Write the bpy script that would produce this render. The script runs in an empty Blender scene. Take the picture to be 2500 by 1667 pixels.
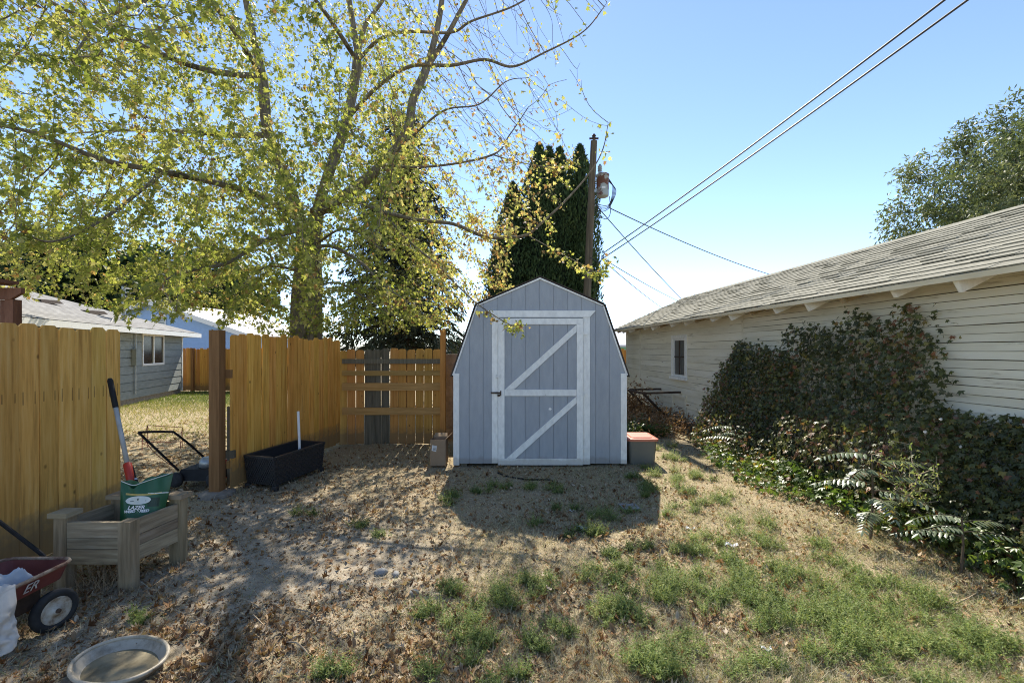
import bpy, math, random
import numpy as np
from mathutils import Vector, Matrix

random.seed(7)
RNG = np.random.default_rng(11)
SC = bpy.context.scene
COL = SC.collection

# ---------------------------------------------------------------- camera, sky, sun, exposure
CAM_H = 1.66                                    # eye height in metres
cam_d = bpy.data.cameras.new('camera')
cam_d.sensor_width = 36.0
cam_d.lens = 16.0
cam_d.shift_y = 0.0086
cam_d.clip_start = 0.05
cam_d.clip_end = 3000
cam = bpy.data.objects.new('camera', cam_d)
cam.location = (0, 0, CAM_H)
cam.rotation_euler = (math.radians(90), 0, 0)
COL.objects.link(cam)
SC.camera = cam

SUN_EL = math.radians(47)
SUN_AZ = math.radians(-2.0)                     # from +Y towards +X
world = bpy.data.worlds.new('World')
SC.world = world
world.use_nodes = True
wn = world.node_tree
sky = wn.nodes.new('ShaderNodeTexSky')
sky.sky_type = 'NISHITA'
sky.sun_disc = False
sky.sun_elevation = SUN_EL
sky.sun_rotation = SUN_AZ
sky.air_density = 0.65
sky.dust_density = 0.02
sky.ozone_density = 0.6
bgn = wn.nodes['Background']
bgn.inputs['Strength'].default_value = 0.15
wn.links.new(sky.outputs[0], bgn.inputs['Color'])

sun_d = bpy.data.lights.new('sun', 'SUN')
sun_d.energy = 5.0
sun_d.angle = math.radians(0.53)
sun_d.color = (1.0, 0.925, 0.81)
sun = bpy.data.objects.new('sun', sun_d)
sd = Vector((math.sin(SUN_AZ) * math.cos(SUN_EL), math.cos(SUN_AZ) * math.cos(SUN_EL), math.sin(SUN_EL)))
sun.rotation_euler = sd.to_track_quat('Z', 'Y').to_euler()
sun.location = (0, 30, 30)
COL.objects.link(sun)

vs = SC.view_settings
vs.view_transform = 'Standard'
vs.look = 'None'
vs.gamma = 1.0
vs.use_curve_mapping = False
vs.exposure = 1.0
SC.cycles.use_denoising = True
SC.cycles.denoising_prefilter = 'NONE'
SC.cycles.filter_width = 1.05
SC.cycles.max_bounces = 8
SC.cycles.transparent_max_bounces = 8

# ---------------------------------------------------------------- helpers
FPX, CX, HY = 1111.0, 1250.0, 855.0             # survey of the photograph: focal length, centre, horizon


def P(u, v, Y):
    """surveyed point: photograph position u, v at Y metres from the camera, in metres"""
    return np.array([(u - CX) / FPX * Y, Y, CAM_H - (v - HY) / FPX * Y])


def G(u, v):
    return P(u, v, FPX * CAM_H / (v - HY))


def hsh(ix, iy, seed):
    n = (ix * 374761393 + iy * 668265263 + seed * 982451653) & 0x7fffffff
    n = (n ^ (n >> 13)) * 1274126177 & 0x7fffffff
    return ((n ^ (n >> 16)) & 0xffff) / 65535.0


def vnoise(x, y, seed=0):
    x = np.asarray(x, float); y = np.asarray(y, float)
    ix = np.floor(x).astype(np.int64); iy = np.floor(y).astype(np.int64)
    fx = x - ix; fy = y - iy
    fx = fx * fx * (3 - 2 * fx); fy = fy * fy * (3 - 2 * fy)
    a = hsh(ix, iy, seed); b = hsh(ix + 1, iy, seed); c = hsh(ix, iy + 1, seed); d = hsh(ix + 1, iy + 1, seed)
    return (a * (1 - fx) + b * fx) * (1 - fy) + (c * (1 - fx) + d * fx) * fy


def fbm(x, y, seed=0, o=3):
    s = 0; a = 1; t = 0
    for k in range(o):
        s = s + a * vnoise(np.asarray(x) * 2 ** k, np.asarray(y) * 2 ** k, seed + k); t += a; a *= .5
    return s / t


def sstep(a, b, x):
    t = np.clip((np.asarray(x, float) - a) / (b - a), 0, 1)
    return t * t * (3 - 2 * t)


def gz(x, y):
    """ground height"""
    x = np.asarray(x, float); y = np.asarray(y, float)
    fade = sstep(14, 10, np.abs(x)) * sstep(22, 12, y)
    near = sstep(7.5, 5.5, y)
    h = (fbm(x * .45 + 3, y * .45, 1) - .5) * .10 * (0.25 + .75 * near) + (fbm(x * 2.1, y * 2.1, 5) - .5) * .035
    h = h + (fbm(x * 7, y * 7, 9, 2) - .5) * .012
    return h * fade - .012


def gzf(x, y):
    return float(gz(x, y))


class MB:
    """collects shapes for one mesh, world coordinates"""
    def __init__(self):
        self.v = []; self.f = []

    def add(self, vs, fs):
        b = len(self.v)
        self.v.extend([tuple(map(float, p)) for p in vs])
        self.f.extend([tuple(b + i for i in f) for f in fs])
        return self

    def box(self, c, s, R=None):
        c = np.array(c, float); s = np.array(s, float) / 2
        q = np.array([[-1, -1, -1], [1, -1, -1], [1, 1, -1], [-1, 1, -1], [-1, -1, 1], [1, -1, 1], [1, 1, 1], [-1, 1, 1]], float) * s
        if R is not None:
            q = q @ np.array(R).T
        return self.add(q + c, [(0, 3, 2, 1), (4, 5, 6, 7), (0, 1, 5, 4), (1, 2, 6, 5), (2, 3, 7, 6), (3, 0, 4, 7)])

    def span(self, lo, hi):
        lo = np.array(lo, float); hi = np.array(hi, float)
        return self.box((lo + hi) / 2, hi - lo)

    def beam(self, a, b, w, h, up=(0, 0, 1)):
        """bar from a to b, w across, h along up"""
        a = np.array(a, float); b = np.array(b, float)
        d = b - a; L = np.linalg.norm(d); d /= L
        u = np.array(up, float)
        s = np.cross(d, u)
        if np.linalg.norm(s) < 1e-4:
            s = np.cross(d, (1, 0, 0))
        s /= np.linalg.norm(s); u = np.cross(s, d)
        R = np.stack([s, d, u], 1)
        return self.box((a + b) / 2, (w, L, h), R)

    def prism(self, poly, vec):
        """poly: list of 3d points, extruded by vec"""
        n = len(poly); p = np.array(poly, float); q = p + np.array(vec, float)
        fs = [tuple(range(n - 1, -1, -1)), tuple(range(n, 2 * n))]
        fs += [(i, (i + 1) % n, n + (i + 1) % n, n + i) for i in range(n)]
        return self.add(np.concatenate([p, q]), fs)

    def tube(self, pts, rad, n=8, cap=True):
        pts = np.array(pts, float); m = len(pts)
        rad = np.full(m, rad, float) if np.isscalar(rad) else np.array(rad, float)
        t = np.gradient(pts, axis=0); t /= np.linalg.norm(t, axis=1)[:, None] + 1e-9
        up = np.array([0, 0, 1.]) if abs(t[0][2]) < .9 else np.array([1., 0, 0])
        vs = []
        u = up
        for i in range(m):
            s = np.cross(t[i], u); s /= np.linalg.norm(s) + 1e-9
            u = np.cross(s, t[i])
            for k in range(n):
                a = 2 * math.pi * k / n
                vs.append(pts[i] + rad[i] * (math.cos(a) * s + math.sin(a) * u))
        fs = [(i * n + k, i * n + (k + 1) % n, (i + 1) * n + (k + 1) % n, (i + 1) * n + k) for i in range(m - 1) for k in range(n)]
        if cap:
            fs += [tuple(range(n - 1, -1, -1)), tuple((m - 1) * n + k for k in range(n))]
        return self.add(vs, fs)

    def lathe(self, prof, c, n=24, sx=1, sy=1, rot=0, R=None, cap=True):
        """prof: (radius, z) list, turned about z at c"""
        vs = []
        for r, z in prof:
            for k in range(n):
                a = 2 * math.pi * k / n
                x, y = r * sx * math.cos(a), r * sy * math.sin(a)
                q = np.array([x * math.cos(rot) - y * math.sin(rot), x * math.sin(rot) + y * math.cos(rot), z])
                if R is not None:
                    q = np.array(R) @ q
                vs.append(q + np.array(c))
        m = len(prof)
        fs = [(i * n + k, i * n + (k + 1) % n, (i + 1) * n + (k + 1) % n, (i + 1) * n + k) for i in range(m - 1) for k in range(n)]
        if cap and prof[0][0] > 1e-6: fs.append(tuple(range(n - 1, -1, -1)))
        if cap and prof[-1][0] > 1e-6: fs.append(tuple((m - 1) * n + k for k in range(n)))
        return self.add(vs, fs)

    def mesh(self, name, off=(0, 0, 0), smooth=False):
        me = bpy.data.meshes.new(name)
        o = np.array(off, float)
        me.from_pydata([tuple(np.array(p) - o) for p in self.v], [], self.f)
        if smooth:
            me.polygons.foreach_set('use_smooth', [True] * len(me.polygons))
        me.update()
        return me


def np_mesh(name, V, F, t=None, smooth=False):
    """fast mesh from arrays: V (n,3), F (m,k) one polygon size; t: float per vertex"""
    me = bpy.data.meshes.new(name)
    V = np.ascontiguousarray(V, np.float32); F = np.ascontiguousarray(F, np.int32)
    m, k = F.shape
    me.vertices.add(len(V)); me.vertices.foreach_set('co', V.ravel())
    me.loops.add(m * k); me.loops.foreach_set('vertex_index', F.ravel())
    me.polygons.add(m)
    me.polygons.foreach_set('loop_start', np.arange(0, m * k, k, dtype=np.int32))
    try:
        me.polygons.foreach_set('loop_total', np.full(m, k, np.int32))
    except Exception:
        pass
    if smooth:
        me.polygons.foreach_set('use_smooth', np.ones(m, bool))
    me.update(calc_edges=True)
    if t is not None:
        at = me.attributes.new('t', 'FLOAT', 'POINT')
        at.data.foreach_set('value', np.ascontiguousarray(t, np.float32))
    return me


def scatter(tv, tf, pos, R, scale, t):
    """copies of a template (tv verts, tf faces) at pos with rotation matrices R, one joined array"""
    n = len(pos); k = len(tv)
    sc = scale if np.ndim(scale) == 2 else np.asarray(scale)[:, None]
    V = np.einsum('nij,nkj->nki', R, tv[None] * (sc[:, None, :] if np.ndim(scale) == 2 else sc[:, :, None])) + pos[:, None, :]
    F = tf[None] + (np.arange(n) * k)[:, None, None]
    return V.reshape(-1, 3), F.reshape(-1, tf.shape[1]), np.repeat(t, k)


def frames(tip, nrm):
    """rotation matrices with y along tip and z near nrm"""
    y = tip / (np.linalg.norm(tip, axis=1)[:, None] + 1e-9)
    x = np.cross(y, nrm); x /= np.linalg.norm(x, axis=1)[:, None] + 1e-9
    z = np.cross(x, y)
    return np.stack([x, y, z], 2)


def rdir(n, rng=RNG):
    d = rng.normal(size=(n, 3)); return d / np.linalg.norm(d, axis=1)[:, None]


def tag(o, label=None, cat=None, group=None, kind=None):
    if label: o['label'] = label
    if cat: o['category'] = cat
    if group: o['group'] = group
    if kind: o['kind'] = kind
    return o


def link(name, me, m, parent=None, loc=(0, 0, 0), rot=None):
    o = bpy.data.objects.new(name, me)
    COL.objects.link(o)
    if m is not None and not me.materials:
        me.materials.append(m)
    if parent is not None:
        o.parent = parent
    o.location = loc
    if rot is not None:
        o.rotation_euler = rot
    return o


class Thing:
    def __init__(self, name, label, cat, loc=(0, 0, 0), group=None):
        self.loc = np.array(loc, float)
        self.o = bpy.data.objects.new(name, None)
        self.o.empty_display_size = .1
        COL.objects.link(self.o)
        self.o.location = tuple(self.loc)
        tag(self.o, label, cat, group)

    def part(self, name, mb, m, parent=None, smooth=False, label=None, kind=None):
        me = mb.mesh(name, self.loc, smooth) if isinstance(mb, MB) else mb
        o = link(name, me, m, parent or self.o)
        if label: o['label'] = label
        if kind: o['kind'] = kind
        return o

    def inst(self, name, me, m, loc, rot=None, parent=None):
        return link(name, me, m, parent or self.o, tuple(np.array(loc, float) - self.loc), rot)

    def text(self, name, s, size, loc, R, m, parent=None, ext=.0015, font_shear=0):
        cu = bpy.data.curves.new(name, 'FONT')
        cu.body = s; cu.size = size; cu.extrude = ext; cu.align_x = 'CENTER'; cu.align_y = 'CENTER'; cu.shear = font_shear
        tmp = bpy.data.objects.new('tmp', cu)
        me = bpy.data.meshes.new_from_object(tmp)
        bpy.data.objects.remove(tmp); me.name = name
        o = link(name, me, m, parent or self.o, tuple(np.array(loc, float) - self.loc))
        o.rotation_euler = Matrix(R).to_euler()
        return o


def single(name, mb, m, label, cat, loc=(0, 0, 0), group=None, kind=None, smooth=False):
    me = mb.mesh(name, loc, smooth) if isinstance(mb, MB) else mb
    o = link(name, me, m, None, tuple(loc))
    return tag(o, label, cat, group, kind)


# ---------------------------------------------------------------- materials
def ramp(nt, cols):
    r = nt.nodes.new('ShaderNodeValToRGB')
    el = r.color_ramp.elements
    n = len(cols)
    for i, c in enumerate(cols):
        pos, c = (c if len(c) == 2 else (i / max(n - 1, 1), c))
        e = el[i] if i < 2 else el.new(pos)
        e.position = pos; e.color = (*c, 1)
    return r


def mat(name, cols, scale=6, stretch=(1, 1, 1), rough=.8, bump=.15, rnd=0.0, hue=0.0, spec=.25, metal=0, detail=6, dist=0.0, fine=None, coord='Object', dirt=None):
    m = bpy.data.materials.new(name); m.use_nodes = True
    nt = m.node_tree; N = nt.nodes; L = nt.links
    b = N['Principled BSDF']
    b.inputs['Roughness'].default_value = rough
    b.inputs['Metallic'].default_value = metal
    b.inputs['Specular IOR Level'].default_value = spec
    tc = N.new('ShaderNodeTexCoord'); mp = N.new('ShaderNodeMapping')
    mp.inputs['Scale'].default_value = stretch
    L.new(tc.outputs[coord], mp.inputs['Vector'])
    vec = mp.outputs[0]
    oi = N.new('ShaderNodeObjectInfo')
    if rnd or hue:
        ad = N.new('ShaderNodeVectorMath'); ad.operation = 'ADD'
        mu = N.new('ShaderNodeMath'); mu.operation = 'MULTIPLY'; mu.inputs[1].default_value = 37.0
        L.new(oi.outputs['Random'], mu.inputs[0]); L.new(mu.outputs[0], ad.inputs[1]); L.new(vec, ad.inputs[0])
        vec = ad.outputs[0]
    nz = N.new('ShaderNodeTexNoise'); nz.inputs['Scale'].default_value = scale; nz.inputs['Detail'].default_value = detail
    nz.inputs['Roughness'].default_value = .62; nz.inputs['Distortion'].default_value = dist
    L.new(vec, nz.inputs['Vector'])
    cr = ramp(nt, cols)
    L.new(nz.outputs[0], cr.inputs[0])
    col = cr.outputs[0]
    if dirt:
        dn = N.new('ShaderNodeTexNoise'); dn.inputs['Scale'].default_value = dirt[1]; dn.inputs['Detail'].default_value = 8
        dn.inputs['Roughness'].default_value = .7
        L.new(vec, dn.inputs['Vector'])
        dr = ramp(nt, [(dirt[2], (0, 0, 0)), (dirt[3], (1, 1, 1))])
        L.new(dn.outputs[0], dr.inputs[0])
        mx = N.new('ShaderNodeMixRGB'); mx.inputs[2].default_value = (*dirt[0], 1)
        L.new(dr.outputs[0], mx.inputs[0]); L.new(col, mx.inputs[1]); col = mx.outputs[0]
    if rnd or hue:
        hs = N.new('ShaderNodeHueSaturation')
        mr = N.new('ShaderNodeMapRange'); mr.inputs['To Min'].default_value = 1 - rnd; mr.inputs['To Max'].default_value = 1 + rnd
        L.new(oi.outputs['Random'], mr.inputs['Value']); L.new(mr.outputs[0], hs.inputs['Value'])
        m2 = N.new('ShaderNodeMath'); m2.operation = 'MULTIPLY'; m2.inputs[1].default_value = 7.31
        fr = N.new('ShaderNodeMath'); fr.operation = 'FRACT'
        L.new(oi.outputs['Random'], m2.inputs[0]); L.new(m2.outputs[0], fr.inputs[0])
        mh = N.new('ShaderNodeMapRange'); mh.inputs['To Min'].default_value = .5 - hue; mh.inputs['To Max'].default_value = .5 + hue
        L.new(fr.outputs[0], mh.inputs['Value']); L.new(mh.outputs[0], hs.inputs['Hue'])
        L.new(col, hs.inputs['Color']); col = hs.outputs[0]
    L.new(col, b.inputs['Base Color'])
    if bump:
        bp = N.new('ShaderNodeBump'); bp.inputs['Strength'].default_value = bump; bp.inputs['Distance'].default_value = .02
        hgt = nz.outputs[0]
        if fine:
            fn = N.new('ShaderNodeTexNoise'); fn.inputs['Scale'].default_value = fine; fn.inputs['Detail'].default_value = 4
            L.new(vec, fn.inputs['Vector'])
            am = N.new('ShaderNodeMath'); am.operation = 'ADD'
            L.new(nz.outputs[0], am.inputs[0]); L.new(fn.outputs[0], am.inputs[1]); hgt = am.outputs[0]
        L.new(hgt, bp.inputs['Height']); L.new(bp.outputs[0], b.inputs['Normal'])
    m['col_node'] = 0
    return m


def leafmat(name, cols, trans=.45, rough=.5, spec=.3, tboost=1.3, sheen=0):
    """leaf: colour from the per-leaf attribute t, light passes through"""
    m = bpy.data.materials.new(name); m.use_nodes = True
    nt = m.node_tree; N = nt.nodes; L = nt.links
    b = N['Principled BSDF']; out = N['Material Output']
    b.inputs['Roughness'].default_value = rough; b.inputs['Specular IOR Level'].default_value = spec
    at = N.new('ShaderNodeAttribute'); at.attribute_name = 't'
    cr = ramp(nt, cols)
    L.new(at.outputs['Fac'], cr.inputs[0]); L.new(cr.outputs[0], b.inputs['Base Color'])
    if trans > 0:
        tr = N.new('ShaderNodeBsdfTranslucent')
        ml = N.new('ShaderNodeMixRGB'); ml.blend_type = 'MULTIPLY'; ml.inputs[0].default_value = 1
        ml.inputs[2].default_value = (tboost, tboost, tboost * .6, 1)
        L.new(cr.outputs[0], ml.inputs[1]); L.new(ml.outputs[0], tr.inputs[0])
        mx = N.new('ShaderNodeMixShader'); mx.inputs[0].default_value = trans
        L.new(b.outputs[0], mx.inputs[1]); L.new(tr.outputs[0], mx.inputs[2])
        L.new(mx.outputs[0], out.inputs['Surface'])
    return m


def plain(name, c, rough=.6, metal=0, spec=.4, var=.15, scale=14, bump=.05, **k):
    lo = tuple(x * (1 - var) for x in c); hi = tuple(min(1, x * (1 + var)) for x in c)
    return mat(name, [(.3, lo), (.7, hi)], scale=scale, rough=rough, metal=metal, spec=spec, bump=bump, **k)


M = {}
M['cedar'] = mat('cedar_picket', [(.28, (.45, .20, .036)), (.5, (.71, .35, .07)), (.72, (.79, .455, .125))], scale=3.2, stretch=(9, 9, .55), rough=.85, bump=.25, rnd=.13, hue=.008, spec=.15,
                 dirt=((.10, .07, .045), 2.2, .60, .80))
M['cedar_old'] = mat('weathered_cedar_picket', [(.28, (.38, .205, .052)), (.5, (.66, .38, .095)), (.75, (.75, .50, .18))], scale=3.0, stretch=(9, 9, .5), rough=.88, bump=.25, rnd=.17, hue=.006, spec=.15,
                     dirt=((.075, .06, .04), 5.0, .64, .80))
M['cedar_red'] = mat('red_cedar', [(.3, (.44, .20, .045)), (.7, (.62, .32, .085))], scale=3, stretch=(9, 9, .5), rough=.85, bump=.2, rnd=.14, hue=.01, spec=.15)
M['grey_wood'] = mat('grey_weathered_wood', [(.3, (.10, .085, .058)), (.7, (.21, .178, .125))], scale=3, stretch=(9, 9, .5), rough=.9, bump=.3, rnd=.15, spec=.1)
M['post'] = mat('brown_post', [(.3, (.17, .085, .035)), (.7, (.29, .155, .065))], scale=3, stretch=(9, 9, .6), rough=.85, bump=.25, spec=.15)
M['rail'] = mat('fence_rail_wood', [(.3, (.32, .18, .055)), (.7, (.50, .30, .11))], scale=3, stretch=(.6, 8, 8), rough=.85, bump=.2, rnd=.15, hue=.012, spec=.15)
M['planter_leg'] = mat('planter_leg_timber', [(.3, (.17, .135, .085)), (.55, (.30, .24, .155)), (.75, (.40, .34, .24))], scale=3, stretch=(10, 10, .8), rough=.9, bump=.25, rnd=.15, hue=.01, spec=.12)
M['planter'] = mat('planter_timber', [(.3, (.19, .15, .10)), (.55, (.32, .265, .18)), (.75, (.42, .36, .265))], scale=3, stretch=(1.1, 1.1, 13), rough=.9, bump=.25, rnd=.2, hue=.01, spec=.12, dist=.15)
M['shed_blue'] = mat('shed_blue_paint', [(.35, (.33, .35, .375)), (.65, (.375, .395, .415))], scale=5, stretch=(3, 3, .8), rough=.7, bump=.12, spec=.3, fine=70, rnd=.03,
                     dirt=((.13, .13, .13), 7, .70, .82))
M['white_trim'] = mat('white_trim_paint', [(.3, (.72, .71, .67)), (.6, (.86, .85, .80))], scale=9, stretch=(2, 2, 1), rough=.7, bump=.1, spec=.3, rnd=.04, dirt=((.25, .22, .17), 14, .66, .78))
M['garage_white'] = mat('old_cream_paint', [(.3, (.64, .59, .45)), (.5, (.76, .715, .57)), (.7, (.83, .79, .67))], scale=1.8, stretch=(1, .35, 2.5), rough=.8, bump=.15, rnd=.05, spec=.25, fine=22,
                        dirt=((.20, .15, .085), 5.5, .60, .78))
M['garage_raw'] = mat('eave_bare_wood', [(.3, (.23, .16, .085)), (.7, (.42, .34, .22))], scale=2.5, stretch=(6, .8, 3), rough=.9, bump=.15, rnd=.1, spec=.1)
M['sheathing'] = plain('old_brown_sheathing', (.16, .125, .08), rough=.95, var=.3)
M['shingle'] = mat('weathered_shingle', [(.3, (.205, .20, .16)), (.7, (.30, .29, .238))], scale=14, rough=.95, bump=.25, rnd=.08, spec=.1, fine=90)
M['roof_dark'] = mat('dark_roofing', [(.3, (.045, .035, .03)), (.7, (.09, .075, .065))], scale=30, rough=.95, bump=.3, spec=.1)
M['grey_siding'] = mat('grey_siding_paint', [(.3, (.20, .225, .215)), (.7, (.27, .295, .28))], scale=4, stretch=(1, 1, 3), rough=.75, bump=.06, rnd=.05, spec=.25)
M['blue_siding'] = plain('blue_siding_paint', (.31, .45, .67), rough=.75, var=.06, scale=5)
M['white_paint'] = plain('white_paint', (.72, .72, .68), rough=.6, var=.07)
M['pale_roof'] = plain('pale_roofing', (.55, .55, .56), rough=.9, var=.08, scale=30)
M['glass'] = plain('dark_window_glass', (.02, .02, .018), rough=.25, spec=.2, var=.3, scale=2, bump=0)
M['pane_grey'] = mat('curtain_fold_pane', [(.35, (.07, .07, .065)), (.65, (.20, .20, .185))], scale=3, stretch=(14, 14, .3), rough=.3, bump=0, spec=.3)  # folds of the curtain behind painted in as light and dark bands
M['curtain'] = mat('grey_curtain', [(.35, (.05, .05, .045)), (.65, (.17, .165, .15))], scale=3, stretch=(14, 14, .3), rough=.9, bump=.1)  # fold shading put into the colour as vertical bands
M['steel'] = plain('galvanised_steel', (.36, .38, .38), rough=.45, metal=.6, var=.2)
M['rust_steel'] = plain('rusty_brown_steel', (.075, .05, .035), rough=.75, metal=.2, var=.4)
M['black'] = plain('black_plastic', (.016, .016, .017), rough=.7, var=.3, spec=.2)
M['rubber'] = plain('black_rubber', (.022, .024, .026), rough=.8, var=.35, scale=20)
M['soil'] = plain('dark_soil', (.045, .035, .025), rough=1, var=.5, scale=40, bump=.4)
M['pole'] = mat('utility_pole_wood', [(.3, (.085, .065, .045)), (.7, (.19, .15, .10))], scale=3, stretch=(8, 8, .4), rough=.9, bump=.2, spec=.1)
M['bark'] = mat('maple_bark', [(.3, (.09, .075, .055)), (.7, (.26, .225, .17))], scale=7, stretch=(3, 3, .8), rough=.95, bump=.5, spec=.1)
M['bark_dark'] = mat('conifer_bark', [(.3, (.03, .022, .016)), (.7, (.08, .06, .045))], scale=7, stretch=(3, 3, .8), rough=.95, bump=.4, spec=.1)
M['stem'] = plain('vine_stem', (.10, .075, .05), rough=.9, var=.3)
M['cardboard'] = plain('cardboard', (.27, .19, .12), rough=.9, var=.08, scale=9)
M['tote_grey'] = plain('grey_tote_plastic', (.16, .155, .13), rough=.5, var=.08, scale=5)
M['tote_lid'] = plain('faded_red_plastic', (.55, .19, .12), rough=.5, var=.1, scale=5)
M['pvc'] = plain('white_pvc', (.75, .77, .78), rough=.4, var=.04)
M['resin'] = plain('dark_resin', (.028, .028, .03), rough=.55, var=.25, scale=30)
M['wagon'] = mat('worn_red_enamel', [(.3, (.13, .032, .027)), (.7, (.20, .06, .05))], scale=7, rough=.6, bump=.05, spec=.4, dirt=((.12, .065, .035), 9, .58, .74))
M['wagon_rim'] = mat('scuffed_rim', [(.35, (.13, .06, .04)), (.6, (.38, .30, .22))], scale=16, rough=.7, bump=.1)
M['hub'] = mat('rusty_white_wheel', [(.38, (.15, .09, .045)), (.52, (.36, .33, .27)), (.7, (.50, .50, .46))], scale=14, rough=.6, bump=.1)
M['faded_letter'] = plain('worn_white_lettering', (.48, .47, .45), rough=.7, var=.3, scale=40)
M['letter'] = plain('white_lettering', (.75, .75, .74), rough=.6, var=.03)
M['cloth_blue'] = mat('faded_blue_cloth', [(.3, (.27, .33, .40)), (.7, (.40, .46, .53))], scale=5, rough=.95, bump=.15, spec=.05)
M['cloth_white'] = mat('dirty_white_cloth', [(.3, (.46, .44, .40)), (.7, (.66, .65, .62))], scale=5, rough=.95, bump=.15, spec=.05)
M['dish'] = mat('stone_look_plastic', [(.3, (.36, .315, .24)), (.7, (.50, .445, .35))], scale=6, rough=.5, bump=.03, spec=.4, dirt=((.15, .125, .085), 5, .5, .68))
M['dish_dirt'] = mat('dried_mud_in_dish', [(.35, (.15, .125, .075)), (.65, (.30, .26, .17))], scale=7, rough=.9, bump=.2)
M['bag'] = plain('green_plastic_bag', (.012, .085, .035), rough=.4, var=.2, scale=5, bump=.1)
M['bag_dark'] = plain('dark_green_print', (.01, .035, .02), rough=.45, var=.1)
M['bag_gold'] = plain('gold_print', (.42, .33, .10), rough=.5, var=.1)
M['bag_pale'] = plain('pale_print', (.60, .64, .60), rough=.5, var=.05)
M['red'] = plain('red_plastic', (.42, .035, .02), rough=.45, var=.1)
M['grip_shaft'] = plain('pale_fibreglass', (.36, .37, .36), rough=.5, var=.15)
M['concrete'] = mat('concrete_block', [(.3, (.19, .165, .135)), (.7, (.30, .265, .22))], scale=12, rough=.95, bump=.3, rnd=.08, spec=.1)
M['stone'] = plain('grey_paver', (.27, .27, .26), rough=.9, var=.2)
M['paper'] = plain('crumpled_white_litter', (.66, .67, .66), rough=.7, var=.1)
M['stick'] = plain('dry_stick', (.33, .26, .17), rough=.9, var=.3)
M['arbor'] = mat('red_brown_stain', [(.3, (.12, .05, .028)), (.7, (.23, .105, .06))], scale=3, stretch=(4, 4, 1), rough=.8, bump=.15)
M['wire'] = plain('cable_sheath', (.045, .048, .055), rough=.6, var=.1)
M['transformer'] = mat('transformer_paint', [(.52, (.34, .38, .37)), (.58, (.13, .055, .035))], scale=2.4, rough=.6, bump=.05, spec=.4)
M['green_paint'] = plain('mint_green_paint', (.20, .46, .30), rough=.7, var=.06)
M['red_wire'] = plain('red_coated_wire', (.22, .04, .03), rough=.6, var=.2)

# leaves
M['maple'] = leafmat('maple_leaf', [(0, (.13, .165, .04)), (.28, (.225, .255, .065)), (.50, (.345, .345, .105)), (.70, (.47, .43, .21)), (.83, (.34, .205, .085)), (1, (.20, .115, .06))], trans=.52, tboost=1.5)
M['litter'] = leafmat('dry_leaf', [(0, (.13, .065, .032)), (.35, (.26, .155, .08)), (.65, (.38, .275, .165)), (1, (.54, .46, .35))], trans=.18, rough=.8, spec=.15)
M['straw'] = leafmat('dry_grass_blade', [(0, (.26, .21, .125)), (.5, (.50, .435, .29)), (.8, (.66, .60, .45)), (.9, (.55, .51, .34)), (1, (.25, .30, .12))], trans=.25, rough=.8, spec=.1)
M['weed'] = leafmat('weed_leaf', [(0, (.07, .11, .035)), (.4, (.155, .22, .065)), (.75, (.27, .335, .11)), (1, (.44, .42, .20))], trans=.42, rough=.6, spec=.25)
M['lawn'] = leafmat('lawn_blade', [(0, (.09, .14, .03)), (.35, (.17, .21, .05)), (.6, (.36, .31, .15)), (1, (.46, .38, .22))], trans=.35, rough=.7, spec=.15)
M['creeper'] = leafmat('creeper_leaf', [(0, (.05, .06, .026)), (.35, (.085, .10, .036)), (.58, (.14, .155, .045)), (.70, (.25, .215, .06)), (.79, (.24, .10, .055)), (1, (.24, .155, .105))], trans=.34, rough=.42, spec=.45, tboost=1.5)
M['creeper_ground'] = leafmat('low_creeper_leaf', [(0, (.045, .085, .02)), (.5, (.10, .155, .03)), (.75, (.19, .22, .05)), (.88, (.26, .20, .05)), (1, (.21, .085, .035))], trans=.42, rough=.4, spec=.5, tboost=1.5)
M['ailanthus'] = leafmat('pinnate_leaf', [(0, (.13, .17, .10)), (1, (.25, .29, .19))], trans=.25, rough=.36, spec=.5)
M['arborvitae'] = leafmat('arborvitae_spray', [(0, (.022, .042, .017)), (.6, (.055, .088, .032)), (1, (.11, .145, .055))], trans=.15, rough=.7, spec=.15)
M['spruce'] = leafmat('spruce_needle', [(0, (.03, .04, .027)), (1, (.095, .11, .07))], trans=.1, rough=.7, spec=.15)
M['olive_tree'] = leafmat('grey_green_leaf', [(0, (.055, .08, .035)), (.5, (.115, .145, .065)), (1, (.23, .25, .13))], trans=.35, rough=.5, spec=.35)
M['dark_tree'] = leafmat('dark_leaf', [(0, (.012, .028, .012)), (1, (.04, .075, .025))], trans=.25, rough=.6, spec=.2)
M['far_tree'] = leafmat('far_tree_leaf', [(0, (.05, .08, .06)), (1, (.10, .14, .10))], trans=.2, rough=.7, spec=.1)


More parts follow.
